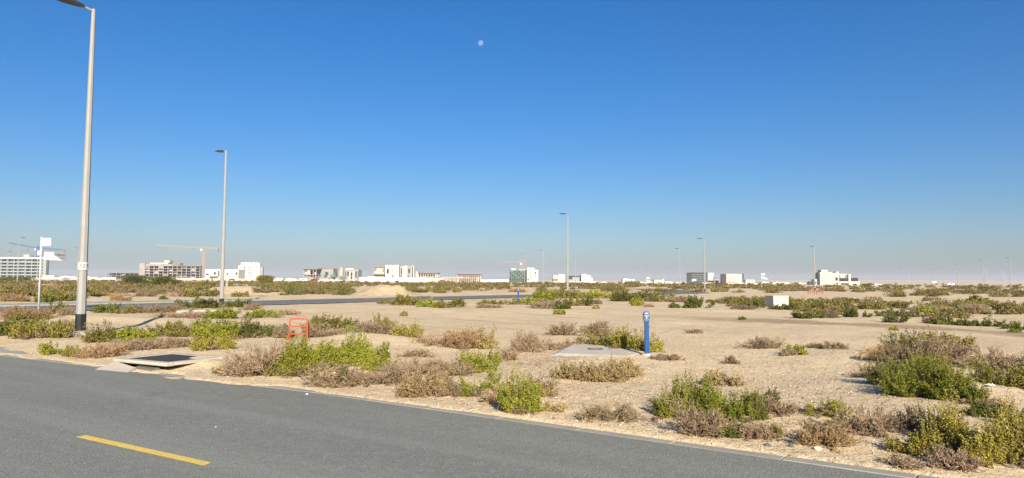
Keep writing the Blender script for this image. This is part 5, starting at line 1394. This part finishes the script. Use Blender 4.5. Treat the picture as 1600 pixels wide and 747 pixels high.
BELTS = [  # x0, x1, y0, y1, count, mix, height px at the spot, label
 (0, 60, 462, 470, 12, 'FOR', 'olive scrub bush at far left beyond the pale pavement'),
 (60, 135, 456, 470, 22, 'FFOR', 'olive brown scrub bush beyond the far road between the two poles at left'),
 (135, 300, 453, 467, 34, 'FFOR', 'olive brown scrub bush beyond the far road between the first two lamp posts'),
 (300, 335, 452, 466, 6, 'FD', 'olive scrub bush beside the sandy mounds'),
 (405, 545, 447, 465, 44, 'FFOD', 'olive scrub bush in the dense belt left of the sand heap'),
 (0, 95, 447, 452, 10, 'FR', 'thin scrub bush in the far line at left'),
 (640, 720, 451, 460, 16, 'FOD', 'olive scrub bush right of the sand heap'),
 (840, 1215, 451, 457, 26, 'FFO', 'olive scrub bush in the thin far belt at centre right'),
 (1190, 1390, 454, 458, 14, 'FOR', 'olive scrub bush in the thin far belt behind the cabinet'),
 (1390, 1600, 459, 465, 14, 'FO', 'olive scrub bush in the far line at right'),
]
rb_ = random.Random(12)
for (x0, x1, y0, y1, n, mix, lab) in BELTS:
    for i in range(n):
        x = rb_.uniform(x0, x1); y = rb_.uniform(y0, y1); k = rb_.choice(mix)
        g = gp(x, y); s = rb_.uniform(0.75, 1.45)
        o = obj('scrub_bush' if k != 'R' else 'dry_scrub_bush', rb_.choice(BV[k]), None, None, (g.x, g.y, H(g.x, g.y) - 0.03), (0, 0, rb_.uniform(0, 6.28)), (s * rb_.uniform(.9, 1.5), s, s * rb_.uniform(.8, 1.2)))
        tag(o, lab if k != 'R' else lab.replace('olive brown', 'dry brown').replace('olive', 'dry brown').replace('thin', 'thin dry'), 'shrub', lab.replace('bush', 'bushes', 1))

def far_scrub():
    rng = np.random.default_rng(77)
    Vs = []; Qs = []; k = 0
    regs = [(-60, 560, 440.5, 452, 700), (-60, 270, 450, 466, 130), (400, 560, 445, 462, 150), (560, 900, 442.5, 449, 330), (640, 800, 449, 455, 50), (880, 1250, 444.0, 452, 420),
            (1180, 1400, 448, 456, 150), (1380, 1660, 452, 463, 170), (1120, 1330, 465, 482, 120), (1250, 1640, 469, 503, 330), (1340, 1660, 446.5, 452, 120), (840, 1060, 455, 470, 60), (-60, 1660, 438, 446, 500)]
    for (x0, x1, y0, y1, n_) in regs:
        for i in range(n_):
            x = rng.uniform(x0, x1); y = rng.uniform(y0, y1)
            yh = 433 + 0.006 * x
            if y - yh < 1.6: continue
            D = 1705.0 / (y - yh)
            if D > 900: continue
            X = (x - 800) / F * D
            if float(poly_dist(np.array([X]), np.array([D]), ROAD_B)[0][0]) < ROAD_B_HW + 1.2: continue
            if vnoise(X / 9.0, D / 14.0, 5) < 0.42 and y < 465: continue
            if y >= 465 and vnoise(X / 2.6, D / 3.4, 8) * (1 - abs((y - y0) / (y1 - y0) - .45)) < 0.42: continue
            s = rng.uniform(0.5, 1.1) * (0.55 if y > 465 else 1.0 + 0.4 * (D > 150))
            m_ = 46 if D > 120 else 90
            w = 1.7 * s; h = 0.75 * s
            c = rng.normal(0, 1, (m_, 3)); c /= np.linalg.norm(c, axis=1, keepdims=True); c *= rng.random((m_, 1)) ** 0.4
            c[:, 0] *= w * .55; c[:, 1] *= w * .45; c[:, 2] = np.abs(c[:, 2]) * h * rng.uniform(.7, 1.0)
            L = max(0.12, D * 0.0016) * (0.7 if m_ == 90 else 1)
            lv = leaves(c + np.array([[X, D, H(X, D)]]), rng.normal(0, 1, (m_, 3)) + np.array([[0, 0, .4]]), L * 1.5, L, rng)
            Vs.append(lv[0]); Qs.append(lv[1] + k); k += len(lv[0])
    o = obj('far_scrub', np_mesh('far_scrub', np.concatenate(Vs), np.concatenate(Qs)), M['leaf_F']); o['kind'] = 'stuff'
    tag(o, 'low olive desert scrub covering the distant plain', 'scrub')
far_scrub()
